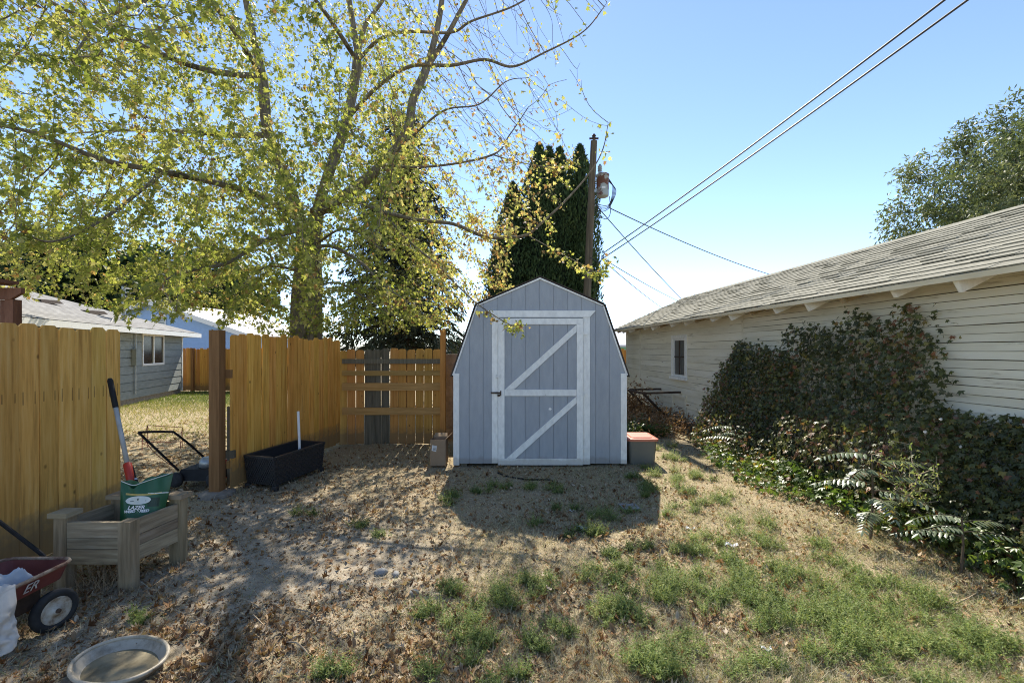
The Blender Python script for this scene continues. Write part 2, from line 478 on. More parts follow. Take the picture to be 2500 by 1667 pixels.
def streaks(m):
    """rust streaks under the two nails of each picket (local picket coordinates)"""
    nt = m.node_tree; N = nt.nodes; L = nt.links
    b = N['Principled BSDF']
    src = b.inputs['Base Color'].links[0].from_socket
    tc = N.new('ShaderNodeTexCoord'); sp = N.new('ShaderNodeSeparateXYZ')
    L.new(tc.outputs['Object'], sp.inputs[0])

    def mth(op, a, c=None):
        n = N.new('ShaderNodeMath'); n.operation = op
        for i, q in enumerate((a, c)):
            if q is None: continue
            if isinstance(q, (int, float)): n.inputs[i].default_value = q
            else: L.new(q, n.inputs[i])
        return n.outputs[0]
    ax = mth('ABSOLUTE', mth('SUBTRACT', mth('ABSOLUTE', sp.outputs[0]), .043))
    wob = N.new('ShaderNodeTexNoise'); wob.inputs['Scale'].default_value = 9
    L.new(tc.outputs['Object'], wob.inputs['Vector'])
    inx = mth('LESS_THAN', ax, .0042)
    oi = N.new('ShaderNodeObjectInfo')
    lo = mth('SUBTRACT', 1.215, mth('MULTIPLY', oi.outputs['Random'], .05))
    up = mth('LESS_THAN', sp.outputs[2], 1.285)
    dn = mth('GREATER_THAN', sp.outputs[2], lo)
    k = mth('MULTIPLY', mth('MULTIPLY', inx, up), dn)
    k = mth('MULTIPLY', k, mth('MULTIPLY', wob.outputs[0], 1.0))
    mx = N.new('ShaderNodeMixRGB'); mx.inputs[2].default_value = (.03, .022, .016, 1)
    L.new(k, mx.inputs[0]); L.new(src, mx.inputs[1]); L.new(mx.outputs[0], b.inputs['Base Color'])


def knots(m, sc=2.6):
    nt = m.node_tree; N = nt.nodes; L = nt.links
    b = N['Principled BSDF']; src = b.inputs['Base Color'].links[0].from_socket
    tc = N.new('ShaderNodeTexCoord'); oi = N.new('ShaderNodeObjectInfo'); mu = N.new('ShaderNodeMath'); mu.operation = 'MULTIPLY'; mu.inputs[1].default_value = 91.0
    L.new(oi.outputs['Random'], mu.inputs[0])
    mp = N.new('ShaderNodeMapping'); mp.inputs['Scale'].default_value = (2.2, 0, 1.5)
    L.new(tc.outputs['Object'], mp.inputs['Vector'])
    ad = N.new('ShaderNodeVectorMath'); ad.operation = 'ADD'; L.new(mp.outputs[0], ad.inputs[0]); L.new(mu.outputs[0], ad.inputs[1])
    vo = N.new('ShaderNodeTexVoronoi'); vo.inputs['Scale'].default_value = sc; L.new(ad.outputs[0], vo.inputs['Vector'])
    cr = ramp(nt, [(.035, (1, 1, 1)), (.10, (0, 0, 0))]); L.new(vo.outputs['Distance'], cr.inputs[0])
    k = N.new('ShaderNodeMath'); k.operation = 'MULTIPLY'; k.inputs[1].default_value = .75; L.new(cr.outputs[0], k.inputs[0])
    mx = N.new('ShaderNodeMixRGB'); mx.inputs[2].default_value = (.07, .035, .015, 1)
    L.new(k.outputs[0], mx.inputs[0]); L.new(src, mx.inputs[1]); L.new(mx.outputs[0], b.inputs['Base Color'])


streaks(M['cedar_old'])
for k_ in ('cedar', 'cedar_old', 'cedar_red'): knots(M[k_])


def foot_dirt(m, col, h, amt=.8):
    """soil splashed and grey weathering near the foot of boards, broken up by noise"""
    nt = m.node_tree; N = nt.nodes; L = nt.links
    b = N['Principled BSDF']; src = b.inputs['Base Color'].links[0].from_socket
    tc = N.new('ShaderNodeTexCoord'); sp = N.new('ShaderNodeSeparateXYZ'); L.new(tc.outputs['Object'], sp.inputs[0])
    nz = N.new('ShaderNodeTexNoise'); nz.inputs['Scale'].default_value = 7; nz.inputs['Detail'].default_value = 7; L.new(tc.outputs['Object'], nz.inputs['Vector'])
    mr = N.new('ShaderNodeMapRange'); mr.inputs['From Min'].default_value = 0; mr.inputs['From Max'].default_value = h; mr.inputs['To Min'].default_value = 1; mr.inputs['To Max'].default_value = 0; L.new(sp.outputs[2], mr.inputs['Value'])
    a = N.new('ShaderNodeMath'); a.operation = 'ADD'; L.new(mr.outputs[0], a.inputs[0]); L.new(nz.outputs[0], a.inputs[1])
    cr = ramp(nt, [(.72, (0, 0, 0)), (1.0, (amt, amt, amt))]); L.new(a.outputs[0], cr.inputs[0])
    mx = N.new('ShaderNodeMixRGB'); mx.inputs[2].default_value = (*col, 1)
    L.new(cr.outputs[0], mx.inputs[0]); L.new(src, mx.inputs[1]); L.new(mx.outputs[0], b.inputs['Base Color'])


foot_dirt(M['cedar'], (.24, .17, .09), .45); foot_dirt(M['cedar_old'], (.22, .165, .09), .5); foot_dirt(M['cedar_red'], (.22, .14, .07), .4)
foot_dirt(M['shed_blue'], (.24, .215, .18), .16, .5); foot_dirt(M['white_trim'], (.40, .35, .27), .14, .5); foot_dirt(M['planter'], (.13, .10, .065), .22, .8)


def ground_material():
    m = bpy.data.materials.new('dry_yard_ground'); m.use_nodes = True
    nt = m.node_tree; N = nt.nodes; L = nt.links
    b = N['Principled BSDF']; b.inputs['Roughness'].default_value = .97; b.inputs['Specular IOR Level'].default_value = .1
    tc = N.new('ShaderNodeTexCoord')

    def nz(s, d=6, r=.6):
        n = N.new('ShaderNodeTexNoise'); n.inputs['Scale'].default_value = s; n.inputs['Detail'].default_value = d; n.inputs['Roughness'].default_value = r
        L.new(tc.outputs['Object'], n.inputs['Vector']); return n.outputs[0]
    c1 = ramp(nt, [(.3, (.22, .18, .125)), (.5, (.345, .295, .22)), (.7, (.47, .415, .325))]); L.new(nz(9, 9, .7), c1.inputs[0])
    c2 = ramp(nt, [(.30, (.16, .12, .07)), (.46, (.30, .24, .15)), (.58, (.43, .36, .235)), (.72, (.57, .50, .35))]); L.new(nz(75, 6, .75), c2.inputs[0])
    at = N.new('ShaderNodeAttribute'); at.attribute_name = 't'
    sm = N.new('ShaderNodeMath'); sm.operation = 'ADD'; L.new(nz(2.6, 7, .65), sm.inputs[0]); L.new(at.outputs['Fac'], sm.inputs[1])
    mk = ramp(nt, [(.52, (1, 1, 1)), (.80, (0, 0, 0))]); L.new(sm.outputs[0], mk.inputs[0])
    mx = N.new('ShaderNodeMixRGB'); L.new(mk.outputs[0], mx.inputs[0]); L.new(c1.outputs[0], mx.inputs[1]); L.new(c2.outputs[0], mx.inputs[2])
    bp = N.new('ShaderNodeBump'); bp.inputs['Strength'].default_value = .55; bp.inputs['Distance'].default_value = .02
    a = N.new('ShaderNodeMath'); a.operation = 'ADD'; L.new(nz(22, 8, .7), a.inputs[0]); L.new(nz(110, 3), a.inputs[1])
    L.new(a.outputs[0], bp.inputs['Height']); L.new(bp.outputs[0], b.inputs['Normal'])
    L.new(mx.outputs[0], b.inputs['Base Color'])
    return m


M['ground'] = ground_material()

# ================================================================ SETTING
def bare(x, y):
    """1 where the soil is bare and trodden"""
    p1 = np.exp(-(((x + 1.95) / .95) ** 2 + ((y - 3.55) / .75) ** 2)) * 1.15
    p2 = np.exp(-(((x + 2.55) / .7) ** 2 + ((y - 4.75) / .5) ** 2))
    p3 = np.exp(-(((x + 1.0) / .7) ** 2 + ((y - 3.6) / .5) ** 2)) * .55
    p4 = np.exp(-(((x + 2.6) / .5) ** 2 + ((y - 2.5) / .35) ** 2)) * .6
    return np.clip(p1 + p2 + p3 + p4, 0, 1)


def make_ground():
    xs = np.concatenate([[-900, -400, -200, -100, -60, -40, -28, -20, -15, -12, -10, -8.5, -7.5], np.arange(-6.6, 6.6, .06), [7.5, 8.5, 10, 12, 15, 20, 28, 40, 60, 100, 200, 400, 900]])
    ys = np.concatenate([[-300, -80, -30, -12, -6, -3, -1, 0, .8], np.arange(1.4, 9.2, .06), np.arange(9.4, 20, .4), [22, 25, 30, 38, 50, 70, 100, 150, 250, 400, 700, 1200]])
    X, Y = np.meshgrid(xs, ys)
    Z = gz(X, Y)
    V = np.stack([X, Y, Z], -1).reshape(-1, 3)
    nx = len(xs); ny = len(ys)
    i = (np.arange(ny - 1)[:, None] * nx + np.arange(nx - 1)[None]).ravel()
    F = np.stack([i, i + 1, i + nx + 1, i + nx], 1)
    o = link('ground', np_mesh('ground', V, F, .55 * bare(V[:, 0], V[:, 1]), smooth=True), M['ground'])
    o['kind'] = 'structure'; o['label'] = 'dry sandy yard ground with sparse grass'


make_ground()


def make_hill():
    xs = np.linspace(-700, 700, 90)
    V = []; 
    for x in xs:
        h = 7 + 5 * float(fbm(x * .006, 3.0, 40)) 
        V += [(x, 620, -1), (x, 700, h * .8), (x, 790, h)]
    F = []
    for i in range(len(xs) - 1):
        for k in range(2):
            a = i * 3 + k; F.append((a, a + 3, a + 4, a + 1))
    me = np_mesh('hill', np.array(V), np.array(F), smooth=True)
    m = plain('far_hill_grass', (.30, .30, .25), rough=1, var=.12, scale=.02, bump=0)
    o = link('hill', me, m); o['kind'] = 'structure'; o['label'] = 'low pale hills on the horizon'


make_hill()

# ---------------------------------------------------------------- fences
def picket_mesh(w, h, t, ear=.028, wob=0.0, name='picket'):
    b = MB()
    e = ear
    poly = [(-w / 2, 0, 0), (w / 2, 0, 0), (w / 2 + wob, 0, h - e), (w / 2 - e + wob, 0, h), (-w / 2 + e + wob, 0, h), (-w / 2 + wob, 0, h - e)]
    b.prism(poly, (0, t, 0))
    return b.mesh(name)


def fence_run(T, a, b, n, hs, m, z0=.05, w=None, t=.016, seed=1, tilt=.006, special=None, jit=.012, ear=.028, face=-1):
    """n pickets from a to b (x, y); hs: list of heights"""
    rr = random.Random(seed)
    a = np.array(a, float); b = np.array(b, float)
    d = b - a; L = np.linalg.norm(d); ang = math.atan2(d[1], d[0])
    pitch = L / n
    w = w or pitch - .006
    variants = [picket_mesh(w * k, h, t, ear, wb) for h in hs for k, wb in ((1, 0), (.985, .003))]
    cache = {}
    for i in range(n):
        p = a + d * (i + .5) / n
        vme = variants[rr.randrange(len(variants))]
        mm = m
        if special and i in special: mm = special[i]
        key = (vme.name, mm.name)
        if key not in cache:
            c = vme.copy(); c.name = 'picket'; cache[key] = c
        off = np.array([-math.sin(ang), math.cos(ang)]) * rr.uniform(-.003, .003)
        zz = z0 + rr.uniform(-jit, jit)
        o = T.inst('picket', cache[key], mm, (p[0] + off[0], p[1] + off[1], zz), (rr.uniform(-.004, .004), rr.uniform(-tilt, tilt), ang))
    return ang


# fence along the left: seven broad pickets in view
TF = Thing('wooden_fence', 'weathered cedar picket fence behind the planter box and the red wagon', 'fence', (-3.65, 3.2, 0))
fence_run(TF, (-3.65, 1.9), (-3.65, 4.25), 16, [1.78, 1.80, 1.83], M['cedar_old'], z0=.06, w=.1405, seed=5, tilt=.004)
for z in (.42, 1.25):
    b = MB(); b.span((-3.73, 1.9, z), (-3.692, 4.24, z + .09)); TF.part('rail', b, M['rail'])
for y in (2.0, 4.12):
    b = MB(); b.span((-3.83, y - .045, 0), (-3.74, y + .045, 1.7)); TF.part('post', b, M['post'])

# fence panel running back from the gate post
TG = Thing('fence_panel', 'golden cedar fence panel running back behind the black trough', 'fence', (-3.17, 6.7, 0))
fence_run(TG, (-3.33, 5.39), (-3.03, 8.03), 19, [1.80, 1.82, 1.84], M['cedar'], z0=.03, seed=9, tilt=.005)
ang = math.atan2(8.03 - 5.39, .30)
for z, over in ((.30, 0), (1.38, .0)):
    b = MB(); b.beam((-3.372, 5.40, z), (-3.072, 8.0, z), .038, .09); TG.part('rail', b, M['rail'])

TP = Thing('gate_post', 'dark brown square gate post beside the golden fence panel', 'post', (-3.45, 5.33, 0))
b = MB(); b.span((-3.512, 5.27, -.1), (-3.392, 5.39, 1.895)); TP.part('shaft', b, M['post'])
b = MB(); b.span((-3.41, 5.392, 1.33), (-3.33, 5.43, 1.43)); TP.part('cleat', b, M['post'])
b = MB(); b.span((-3.41, 5.394, .38), (-3.30, 5.44, .47)); TP.part('cleat', b, M['grey_wood'])
b = MB(); b.lathe([(.20, -.05), (.19, .012), (.11, .03)], (-3.45, 5.33, -.01), 14, rot=.3)
TP.part('footing', b, M['concrete'])
b = MB(); b.prism([(-.034, 0, 0), (.034, 0, 0), (.03, 0, .95), (-.034, 0, .965)], (0, .034, 0))
o = single('stake', b, M['grey_wood'], 'short grey weathered stake behind the brown gate post', 'stake'); o.location = (-3.487, 5.62, 0.0)

# back fence facing the camera
TB = Thing('back_fence', 'backlit board fence with four horizontal rails and three grey pickets', 'fence', (-2.1, 8.06, 0))
sp = {3: M['grey_wood'], 4: M['grey_wood'], 5: M['grey_wood']}
fence_run(TB, (-3.075, 8.075), (-1.265, 8.075), 12, [1.66, 1.68, 1.69], M['cedar_red'], z0=.0, w=.141, seed=3, special=sp, tilt=.004)
for z, hh, mm in ((1.464, .085, 'grey_wood'), (1.254, .085, 'rail'), (1.015, .135, 'rail'), (.585, .128, 'rail')):
    b = MB(); b.span((-3.0, 8.03, z - hh / 2), (-1.262, 8.068, z + hh / 2)); TB.part('rail', b, M[mm])
b = MB(); b.span((-1.262, 8.0, 0), (-1.172, 8.09, 2.02)); TB.part('post', b, M['cedar_red'])

# block wall between the back fence and the shed
TW = Thing('block_wall', 'grey concrete block wall between the back fence and the shed', 'wall', (-.3, 8.7, 0))
blk = MB(); blk.box((0, 0, .095), (.39, .19, .19)); blkm = blk.mesh('block')
for r in range(8):
    for k in range(5):
        x = -1.15 + k * .40 + (.2 if r % 2 else 0)
        TW.inst('block', blkm, M['concrete'], (x, 8.72, r * .2))
b = MB(); b.span((-1.34, 8.64, 0), (1.04, 8.80, 1.585)); TW.part('mortar', b, M['concrete'])

# fence far left in front of the blue house
TD = Thing('far_fence', 'orange brown picket fence beyond the grey house corner', 'fence', (-11.5, 18.5, 0))
fence_run(TD, (-14.2, 18.6), (-8.6, 18.4), 38, [1.70, 1.73], M['cedar_red'], z0=.02, seed=13)
for x in (-13.0, -10.6):
    b = MB(); b.span((x, 18.4, 0), (x + .1, 18.5, 1.75)); TD.part('post', b, M['post'])
TE = Thing('side_fence', 'sliver of brown board fence between the shed and the white garage', 'fence', (5, 19, 0))
fence_run(TE, (3.6, 19), (6.4, 19), 18, [1.66, 1.70], M['cedar_red'], z0=.02, seed=17)
b = MB(); b.span((3.6, 19.03, 1.2), (6.4, 19.07, 1.29)); TE.part('rail', b, M['rail'])

# ---------------------------------------------------------------- barn shed
def shed():
    Yf = 6.6
    T = Thing('barn_shed', 'blue barn shed with gambrel roof and white trimmed door', 'shed', (.406, 7.5, 0))
    cx = .406
    prof = [(1.257, 1.34), (.917, 2.31), (0, 2.70)]
    D = 1.85

    def top(x):
        a = abs(x - cx)
        if a > .917: return 1.34 + (1.257 - a) / (1.257 - .917) * (2.31 - 1.34)
        return 2.31 + (.917 - a) / .917 * (2.70 - 2.31)
    # body behind the boards
    body = [(cx - 1.245, Yf + .014, .03), (cx + 1.245, Yf + .014, .03), (cx + 1.245, Yf + .014, 1.33), (cx + .905, Yf + .014, 2.29), (cx, Yf + .014, 2.68), (cx - .905, Yf + .014, 2.29), (cx - 1.245, Yf + .014, 1.33)]
    b = MB(); b.prism(body, (0, D, 0)); T.part('wall', b, M['shed_blue'])
    # vertical boards of the front
    xs = [cx - 1.25] + [g for g in [.395 + .203 * k for k in range(-6, 7)] if cx - 1.2 < g < cx + 1.2] + [cx + 1.25]
    ks = [cx - .917, cx, cx + .917]
    for x0, x1 in zip(xs[:-1], xs[1:]):
        a, c = x0 + .0026, x1 - .0026
        pts = [(a, .02), (c, .02), (c, top(c) - .012)]
        for k in reversed([q for q in ks if a < q < c]):
            pts.append((k, top(k) - .012))
        pts.append((a, top(a) - .012))
        b = MB(); b.prism([(x, Yf, z) for x, z in pts], (0, .012, 0)); T.part('siding_board', b, M['shed_blue'])
    # boards of the sides
    for sx in (-1, 1):
        x = cx + sx * 1.247
        for k in range(9):
            y0 = Yf + .02 + k * .203
            b = MB(); b.span((x, y0 + .003, .03) if sx > 0 else (x - .012, y0 + .003, .03), (x + .012, y0 + .2, 1.32) if sx > 0 else (x, y0 + .2, 1.32))
            T.part('siding_board', b, M['shed_blue'])
    # roof slabs
    for sx in (-1, 1):
        A = (1.285, 1.275); B = (.93, 2.325); C = (0, 2.722)
        for (x0, z0), (x1, z1) in ((A, B), (B, C)):
            d = np.array([x1 - x0, z1 - z0]); d /= np.linalg.norm(d); nn = np.array([-d[1], d[0]]) * -.016
            poly = [(cx + sx * x0, Yf - .03, z0), (cx + sx * x1, Yf - .03, z1), (cx + sx * (x1 + nn[0] * (x1 > 0)), Yf - .03, z1 + abs(nn[1]) * 1.0), (cx + sx * (x0 + abs(nn[0])), Yf - .03, z0 + abs(nn[1]))]
            b = MB(); b.prism(poly if sx > 0 else poly[::-1], (0, D + .12, 0)); T.part('roof_slab', b, M['roof_dark'])
    # rake trim along the gambrel
    for sx in (-1, 1):
        for (x0, z0), (x1, z1) in (((1.272, 1.30), (.922, 2.312)), ((.922, 2.312), (0, 2.712))):
            b = MB(); b.prism([(cx + sx * q, Yf - .02, z) for q, z in ((x0, z0), (x1, z1), (x1 - (.008 if x1 else 0), z1 - .026), (x0 - .024, z0 - .006))], (0, .019, 0))
            T.part('rake_trim', b, M['white_trim'])
    Y0, Y1 = Yf - .019, Yf - .001

    def plank(name, pts, y0=Y0, y1=Y1, par=None):
        b = MB(); b.prism([(x, y0, z) for x, z in pts], (0, y1 - y0, 0)); return T.part(name, b, M['white_trim'], par)

    def rect(name, x0, x1, z0, z1, y0=Y0, y1=Y1, par=None):
        return plank(name, [(x0, z0), (x1, z0), (x1, z1), (x0, z1)], y0, y1, par)
    rect('corner_board', cx - 1.255, cx - 1.168, .0, 1.325); rect('corner_board', cx + 1.168, cx + 1.255, .02, 1.325)
    plank('door_header', [(-.275, 2.138), (1.125, 2.138), (1.208, 2.232), (-.355, 2.232)], Yf - .03, Yf - .001)
    rect('door_jamb', -.291, -.205, .03, 2.134); rect('door_jamb', 1.030, 1.127, .01, 2.134)
    # door
    b = MB(); b.span((-.2, Yf - .012, .012), (1.024, Yf - .003, 2.118)); door = T.part('door', b, M['shed_blue'])
    gx = [-.2] + [.395 + .203 * k for k in range(-2, 4)] + [1.024]
    for x0, x1 in zip(gx[:-1], gx[1:]):
        b = MB(); b.span((x0 + .0026, Yf - .024, .014), (x1 - .0026, Yf - .013, 2.116)); T.part('door_board', b, M['shed_blue'], door)
    d0, d1 = Yf - .045, Yf - .025
    rect('stile', -.2, -.108, .10, 2.03, d0, d1, door); rect('stile', .934, 1.024, .10, 2.03, d0, d1, door)
    rect('rail', -.2, 1.024, 2.034, 2.118, d0, d1, door); rect('rail', -.2, 1.024, .008, .098, d0, d1, door)
    rect('rail', -.105, .931, 1.003, 1.093, d0, d1, door)
    plank('brace', [(-.10, 1.097), (.03, 1.097), (.931, 1.925), (.931, 2.028)], d0 + .001, d1, door)
    plank('brace', [(-.08, .102), (.05, .102), (.931, .90), (.931, .999)], d0 + .001, d1, door)
    # latches and hinge
    b = MB(); b.span((-.235, Yf - .056, 1.27), (-.155, Yf - .045, 1.295)); b.span((-.18, Yf - .06, 1.25), (-.165, Yf - .045, 1.315)); b.span((-.235, Yf - .05, 1.255), (-.222, Yf - .019, 1.31))
    T.part('upper_latch', b, M['white_paint'], door)
    b = MB(); b.span((-.305, Yf - .05, 1.035), (-.165, Yf - .046, 1.06)); b.span((-.17, Yf - .06, 1.012), (-.155, Yf - .046, 1.078)); b.lathe([(.0, 0), (.02, 0), (.02, .03), (0, .03)], (-.19, Yf - .06, 1.0), 8)
    T.part('hasp', b, M['rust_steel'], door)
    for z in (1.03, 1.9, .25):
        b = MB(); b.span((.965, Yf - .05, z - .012), (1.095, Yf - .0455, z + .012)); b.lathe([(.008, -.025), (.008, .025)], (1.028, Yf - .052, z), 8)
        T.part('hinge', b, M['white_trim'], door)
    # chip in the paint
    b = MB(); b.prism([(.53, Yf - .0255, .80), (.56, Yf - .0255, .795), (.575, Yf - .0255, .815), (.55, Yf - .0255, .835), (.53, Yf - .0255, .82)], (0, .001, 0)); T.part('paint_chip', b, M['white_trim'], door)
    # skids
    for x in (-.70, .35, 1.5):
        b = MB(); b.span((x - .045, Yf + .03, -.08), (x + .045, Yf + D, .028)); T.part('skid', b, M['grey_wood'])


shed()

# ---------------------------------------------------------------- white garage on the right
def garage():
    T = Thing('garage', 'long cream white garage with lapped siding and shingled roof', 'garage', (4.0, 6, 0))
    d = np.array([-.045, 1.]); d /= np.linalg.norm(d); n = np.array([-d[1], d[0]])
    O = np.array([4.25, 0.])

    def W(t, z, o=0.):
        q = O + d * t + n * o
        return np.array([q[0], q[1], z])
    t0, t1 = -2.2, 14.3
    seam = 7.68
    half = 1.88
    zt = 2.44
    # body
    prof = [(-.03, .05), (-.03, zt), (-half, 3.25), (-2 * half + .03, zt), (-2 * half + .03, .05)]
    b = MB(); b.prism([W(t0 + .03, z, o) for o, z in prof], W(t1 - .03, 0) - W(t0 + .03, 0)); T.part('wall', b, M['sheathing'])
    b = MB(); b.prism([W(t0 - .02, z, o) for o, z in ((.03, -.1), (.03, .12), (-.2, .12), (-.2, -.1))], W(t1 + .02, 0) - W(t0 - .02, 0)); T.part('foundation', b, M['concrete'])
    # lapped boards, slightly wavy
    rr = np.random.default_rng(3)

    def boards(ta, tb, z0, z1, ex, wav, holes=(), gp=.0038):
        k = 0; z = z0
        while z < z1 - .01:
            zz = min(z + ex, z1)
            segs = [(ta, tb)]
            for (ha, hb, hz0, hz1) in holes:
                if zz > hz0 and z < hz1:
                    segs = [s for a_, b_ in segs for s in ((a_, min(b_, ha)), (max(a_, hb), b_)) if s[1] - s[0] > .02]
            for a_, b_ in segs:
                m = max(2, int((b_ - a_) / .35))
                ts = np.linspace(a_, b_, m + 1)
                w0 = (vnoise(ts * 1.3 + k * 7.1, np.full(m + 1, k * 3.3), 21) - .5) * wav
                lift = np.maximum(0, vnoise(ts * .9 + k * 5.0, np.full(m + 1, 9.), 33) - .72) * wav * 2.2
                V = []
                for t, w, l in zip(ts, w0, lift):
                    V += [W(t, z + gp + w, .022 + l), W(t, z + gp + w, .0), W(t, zz - .001, .0), W(t, zz - .001, .014)]
                F = []
                for i in range(m):
                    p = i * 4; q = p + 4
                    F += [(p, q, q + 3, p + 3), (p + 1, q + 1, q, p), (p + 3, q + 3, q + 2, p + 2)]
                F += [(0, 3, 2, 1), (4 * m, 4 * m + 1, 4 * m + 2, 4 * m + 3)]
                bb = MB(); bb.add(V, F); T.part('siding_board', bb, M['garage_white'])
            z = zz; k += 1
    hole = [(9.86, 10.70, 1.12, 1.96), (9.92, 10.66, .12, .54)]
    boards(seam + .02, 12.93, .12, 2.40, .142, .010, hole)
    boards(13.03, t1 - .09, .12, 2.40, .142, .010)
    boards(t0, seam - .02, .12, 2.42, .0765, .012)
    for t, w in ((seam, .035), (12.98, .09), (t1 - .04, .09)):
        b = MB(); b.prism([W(t - w / 2, .1, .0), W(t + w / 2, .1, .0), W(t + w / 2, .1, .028), W(t - w / 2, .1, .028)], (0, 0, 2.32)); T.part('trim_board', b, M['garage_white'])
    # window
    fr = MB(); fr.prism([W(9.95, 1.10, -.02), W(10.61, 1.10, -.02), W(10.61, 1.10, -.026), W(9.95, 1.10, -.026)], (0, 0, .78))
    win = T.part('window', fr, M['curtain'])

    def wbox(nm, ta, tb, za, zb, oa, ob, mm, par):
        b = MB(); b.prism([W(ta, za, oa), W(tb, za, oa), W(tb, za, ob), W(ta, za, ob)], (0, 0, zb - za)); return T.part(nm, b, M[mm], par)
    wbox('casing', 9.86, 9.955, 1.06, 1.93, 0, .035, 'white_trim', win); wbox('casing', 10.605, 10.70, 1.06, 1.93, 0, .035, 'white_trim', win)
    wbox('casing', 9.86, 10.70, 1.932, 2.0, 0, .038, 'white_trim', win); wbox('sill', 9.83, 10.73, 1.0, 1.058, 0, .07, 'white_trim', win)
    wbox('sash', 9.957, 10.0, 1.06, 1.93, -.012, .02, 'white_paint', win); wbox('sash', 10.56, 10.603, 1.06, 1.93, -.012, .02, 'white_paint', win)
    wbox('sash', 10.0, 10.56, 1.06, 1.11, -.012, .02, 'white_paint', win); wbox('sash', 10.0, 10.56, 1.88, 1.93, -.012, .02, 'white_paint', win)
    wbox('muntin', 10.0, 10.56, 1.50, 1.525, -.008, .016, 'rust_steel', win); wbox('muntin', 10.27, 10.29, 1.11, 1.88, -.008, .015, 'rust_steel', win)
    for ta, tb in ((10.0, 10.27), (10.29, 10.56)):
        for za, zb in ((1.11, 1.50), (1.525, 1.88)):
            wbox('pane', ta, tb, za, zb, -.006, -.002, 'pane_grey', win)
    # low hatch
    hb = MB(); hb.prism([W(9.95, .12, .005), W(10.63, .12, .005), W(10.63, .12, .014), W(9.95, .12, .014)], (0, 0, .50)); hat = T.part('hatch', hb, M['garage_white'])
    wbox('casing', 9.90, 9.975, .1, .66, .0, .04, 'garage_white', hat); wbox('casing', 10.605, 10.68, .1, .66, .0, .04, 'garage_white', hat); wbox('casing', 9.98, 10.60, .60, .66, .0, .04, 'garage_white', hat)
    # roof
    E = (.40, 2.285); R_ = (-half, 3.31)
    sl = np.array([R_[0] - E[0], R_[1] - E[1]]); SL = np.linalg.norm(sl); sl /= SL
    nr = np.array([-sl[1], sl[0]]);
    if nr[1] < 0: nr = -nr
    ta, tb = t0 - .3, t1 + .32

    def RP(t, s, h):
        q = np.array(E) + sl * s + nr * h
        return W(t, q[1], q[0])
    b = MB(); b.prism([RP(ta, 0, -.02), RP(ta, SL, -.02), RP(ta, SL, 0), RP(ta, 0, 0)], W(tb, 0) - W(ta, 0)); T.part('roof_deck', b, M['garage_raw'])
    far = [(-half, 3.31), (-2 * half - .4, 2.285), (-2 * half - .4, 2.30), (-half, 3.335)]
    b = MB(); b.prism([W(ta, z, o) for o, z in far], W(tb, 0) - W(ta, 0)); T.part('roof_slope', b, M['shingle'])
    # shingles
    ex = .14; wd = .30
    sme = {}
    rows = int(SL / ex) + 1
    pieces = []
    rr = random.Random(4)
    for r in range(rows):
        t = ta - rr.uniform(0, wd)
        while t < tb:
            w = wd * rr.uniform(.75, 1.2)
            pieces.append((t + w / 2, r * ex - .02, w, r)); t += w + .004
    pieces = [p for p in pieces if p[0] > 3.0 - 1.2]
    pieces = [p for p in pieces if p[0] + p[2] / 2 < tb + .05]

    def pc(t, s, w, r):
        lift = rr.choice([0, 0, .002, .005, .010]); e = min(ex + .04, SL - s + .01)
        js = rr.uniform(-.006, .004)
        return [RP(t - w / 2, s + js, .004 + lift), RP(t + w / 2, s + js, .004 + lift), RP(t + w / 2, s + js, .017 + lift), RP(t - w / 2, s + js, .017 + lift),
                RP(t - w / 2, s + e, .003), RP(t + w / 2, s + e, .003), RP(t + w / 2, s + e, .006), RP(t - w / 2, s + e, .006)]
    QF = [(0, 1, 2, 3), (4, 7, 6, 5), (3, 2, 6, 7), (0, 4, 5, 1), (1, 5, 6, 2), (0, 3, 7, 4)]
    pieces.sort(key=lambda p: p[0])
    for p in pieces[:300]:
        bb = MB(); bb.add(pc(*p), QF); T.part('shingle', bb, M['shingle'])
    bb = MB()
    for p in pieces[300:]: bb.add(pc(*p), QF)
    T.part('far_shingles', bb, M['shingle'], kind='stuff')
    # ridge cap
    b = MB(); b.prism([RP(ta, SL - .13, .016), RP(ta, SL + .01, .03), W(ta, 3.27, -half - .16), W(ta, 3.255, -half - .16), RP(ta, SL + .01, .012), RP(ta, SL - .13, .008)], W(tb, 0) - W(ta, 0)); T.part('ridge_cap', b, M['shingle'])
    # eave board and rafter tails
    b = MB(); b.prism([RP(ta, -.022, -.045), RP(ta, -.002, -.045), RP(ta, -.002, .002), RP(ta, -.022, .002)], W(tb, 0) - W(ta, 0)); T.part('eave_board', b, M['garage_white'])
    k = 0
    t = t1 - .06
    while t > 1.0:
        dl = .0 if k % 4 else .03
        b = MB(); b.prism([RP(t - .022, .015 + dl, -.021), RP(t - .022, .45, -.021), RP(t - .022, .45, -.15), RP(t - .022, .03 + dl, -.125 - .02 * (k % 3))], W(t + .022, 0) - W(t - .022, 0)); T.part('rafter_tail', b, M['white_trim'] if k % 3 else M['garage_raw'])
        t -= .61 * (1 + .06 * math.sin(k * 2.1)); k += 1
    # frieze board at the wall head
    b = MB(); b.prism([W(t0, 2.405, 0), W(t0, 2.405, .024), W(t0, 2.46, .024), W(t0, 2.46, 0)], W(t1, 0) - W(t0, 0)); T.part('frieze', b, M['garage_raw'])
    return W


GW = garage()

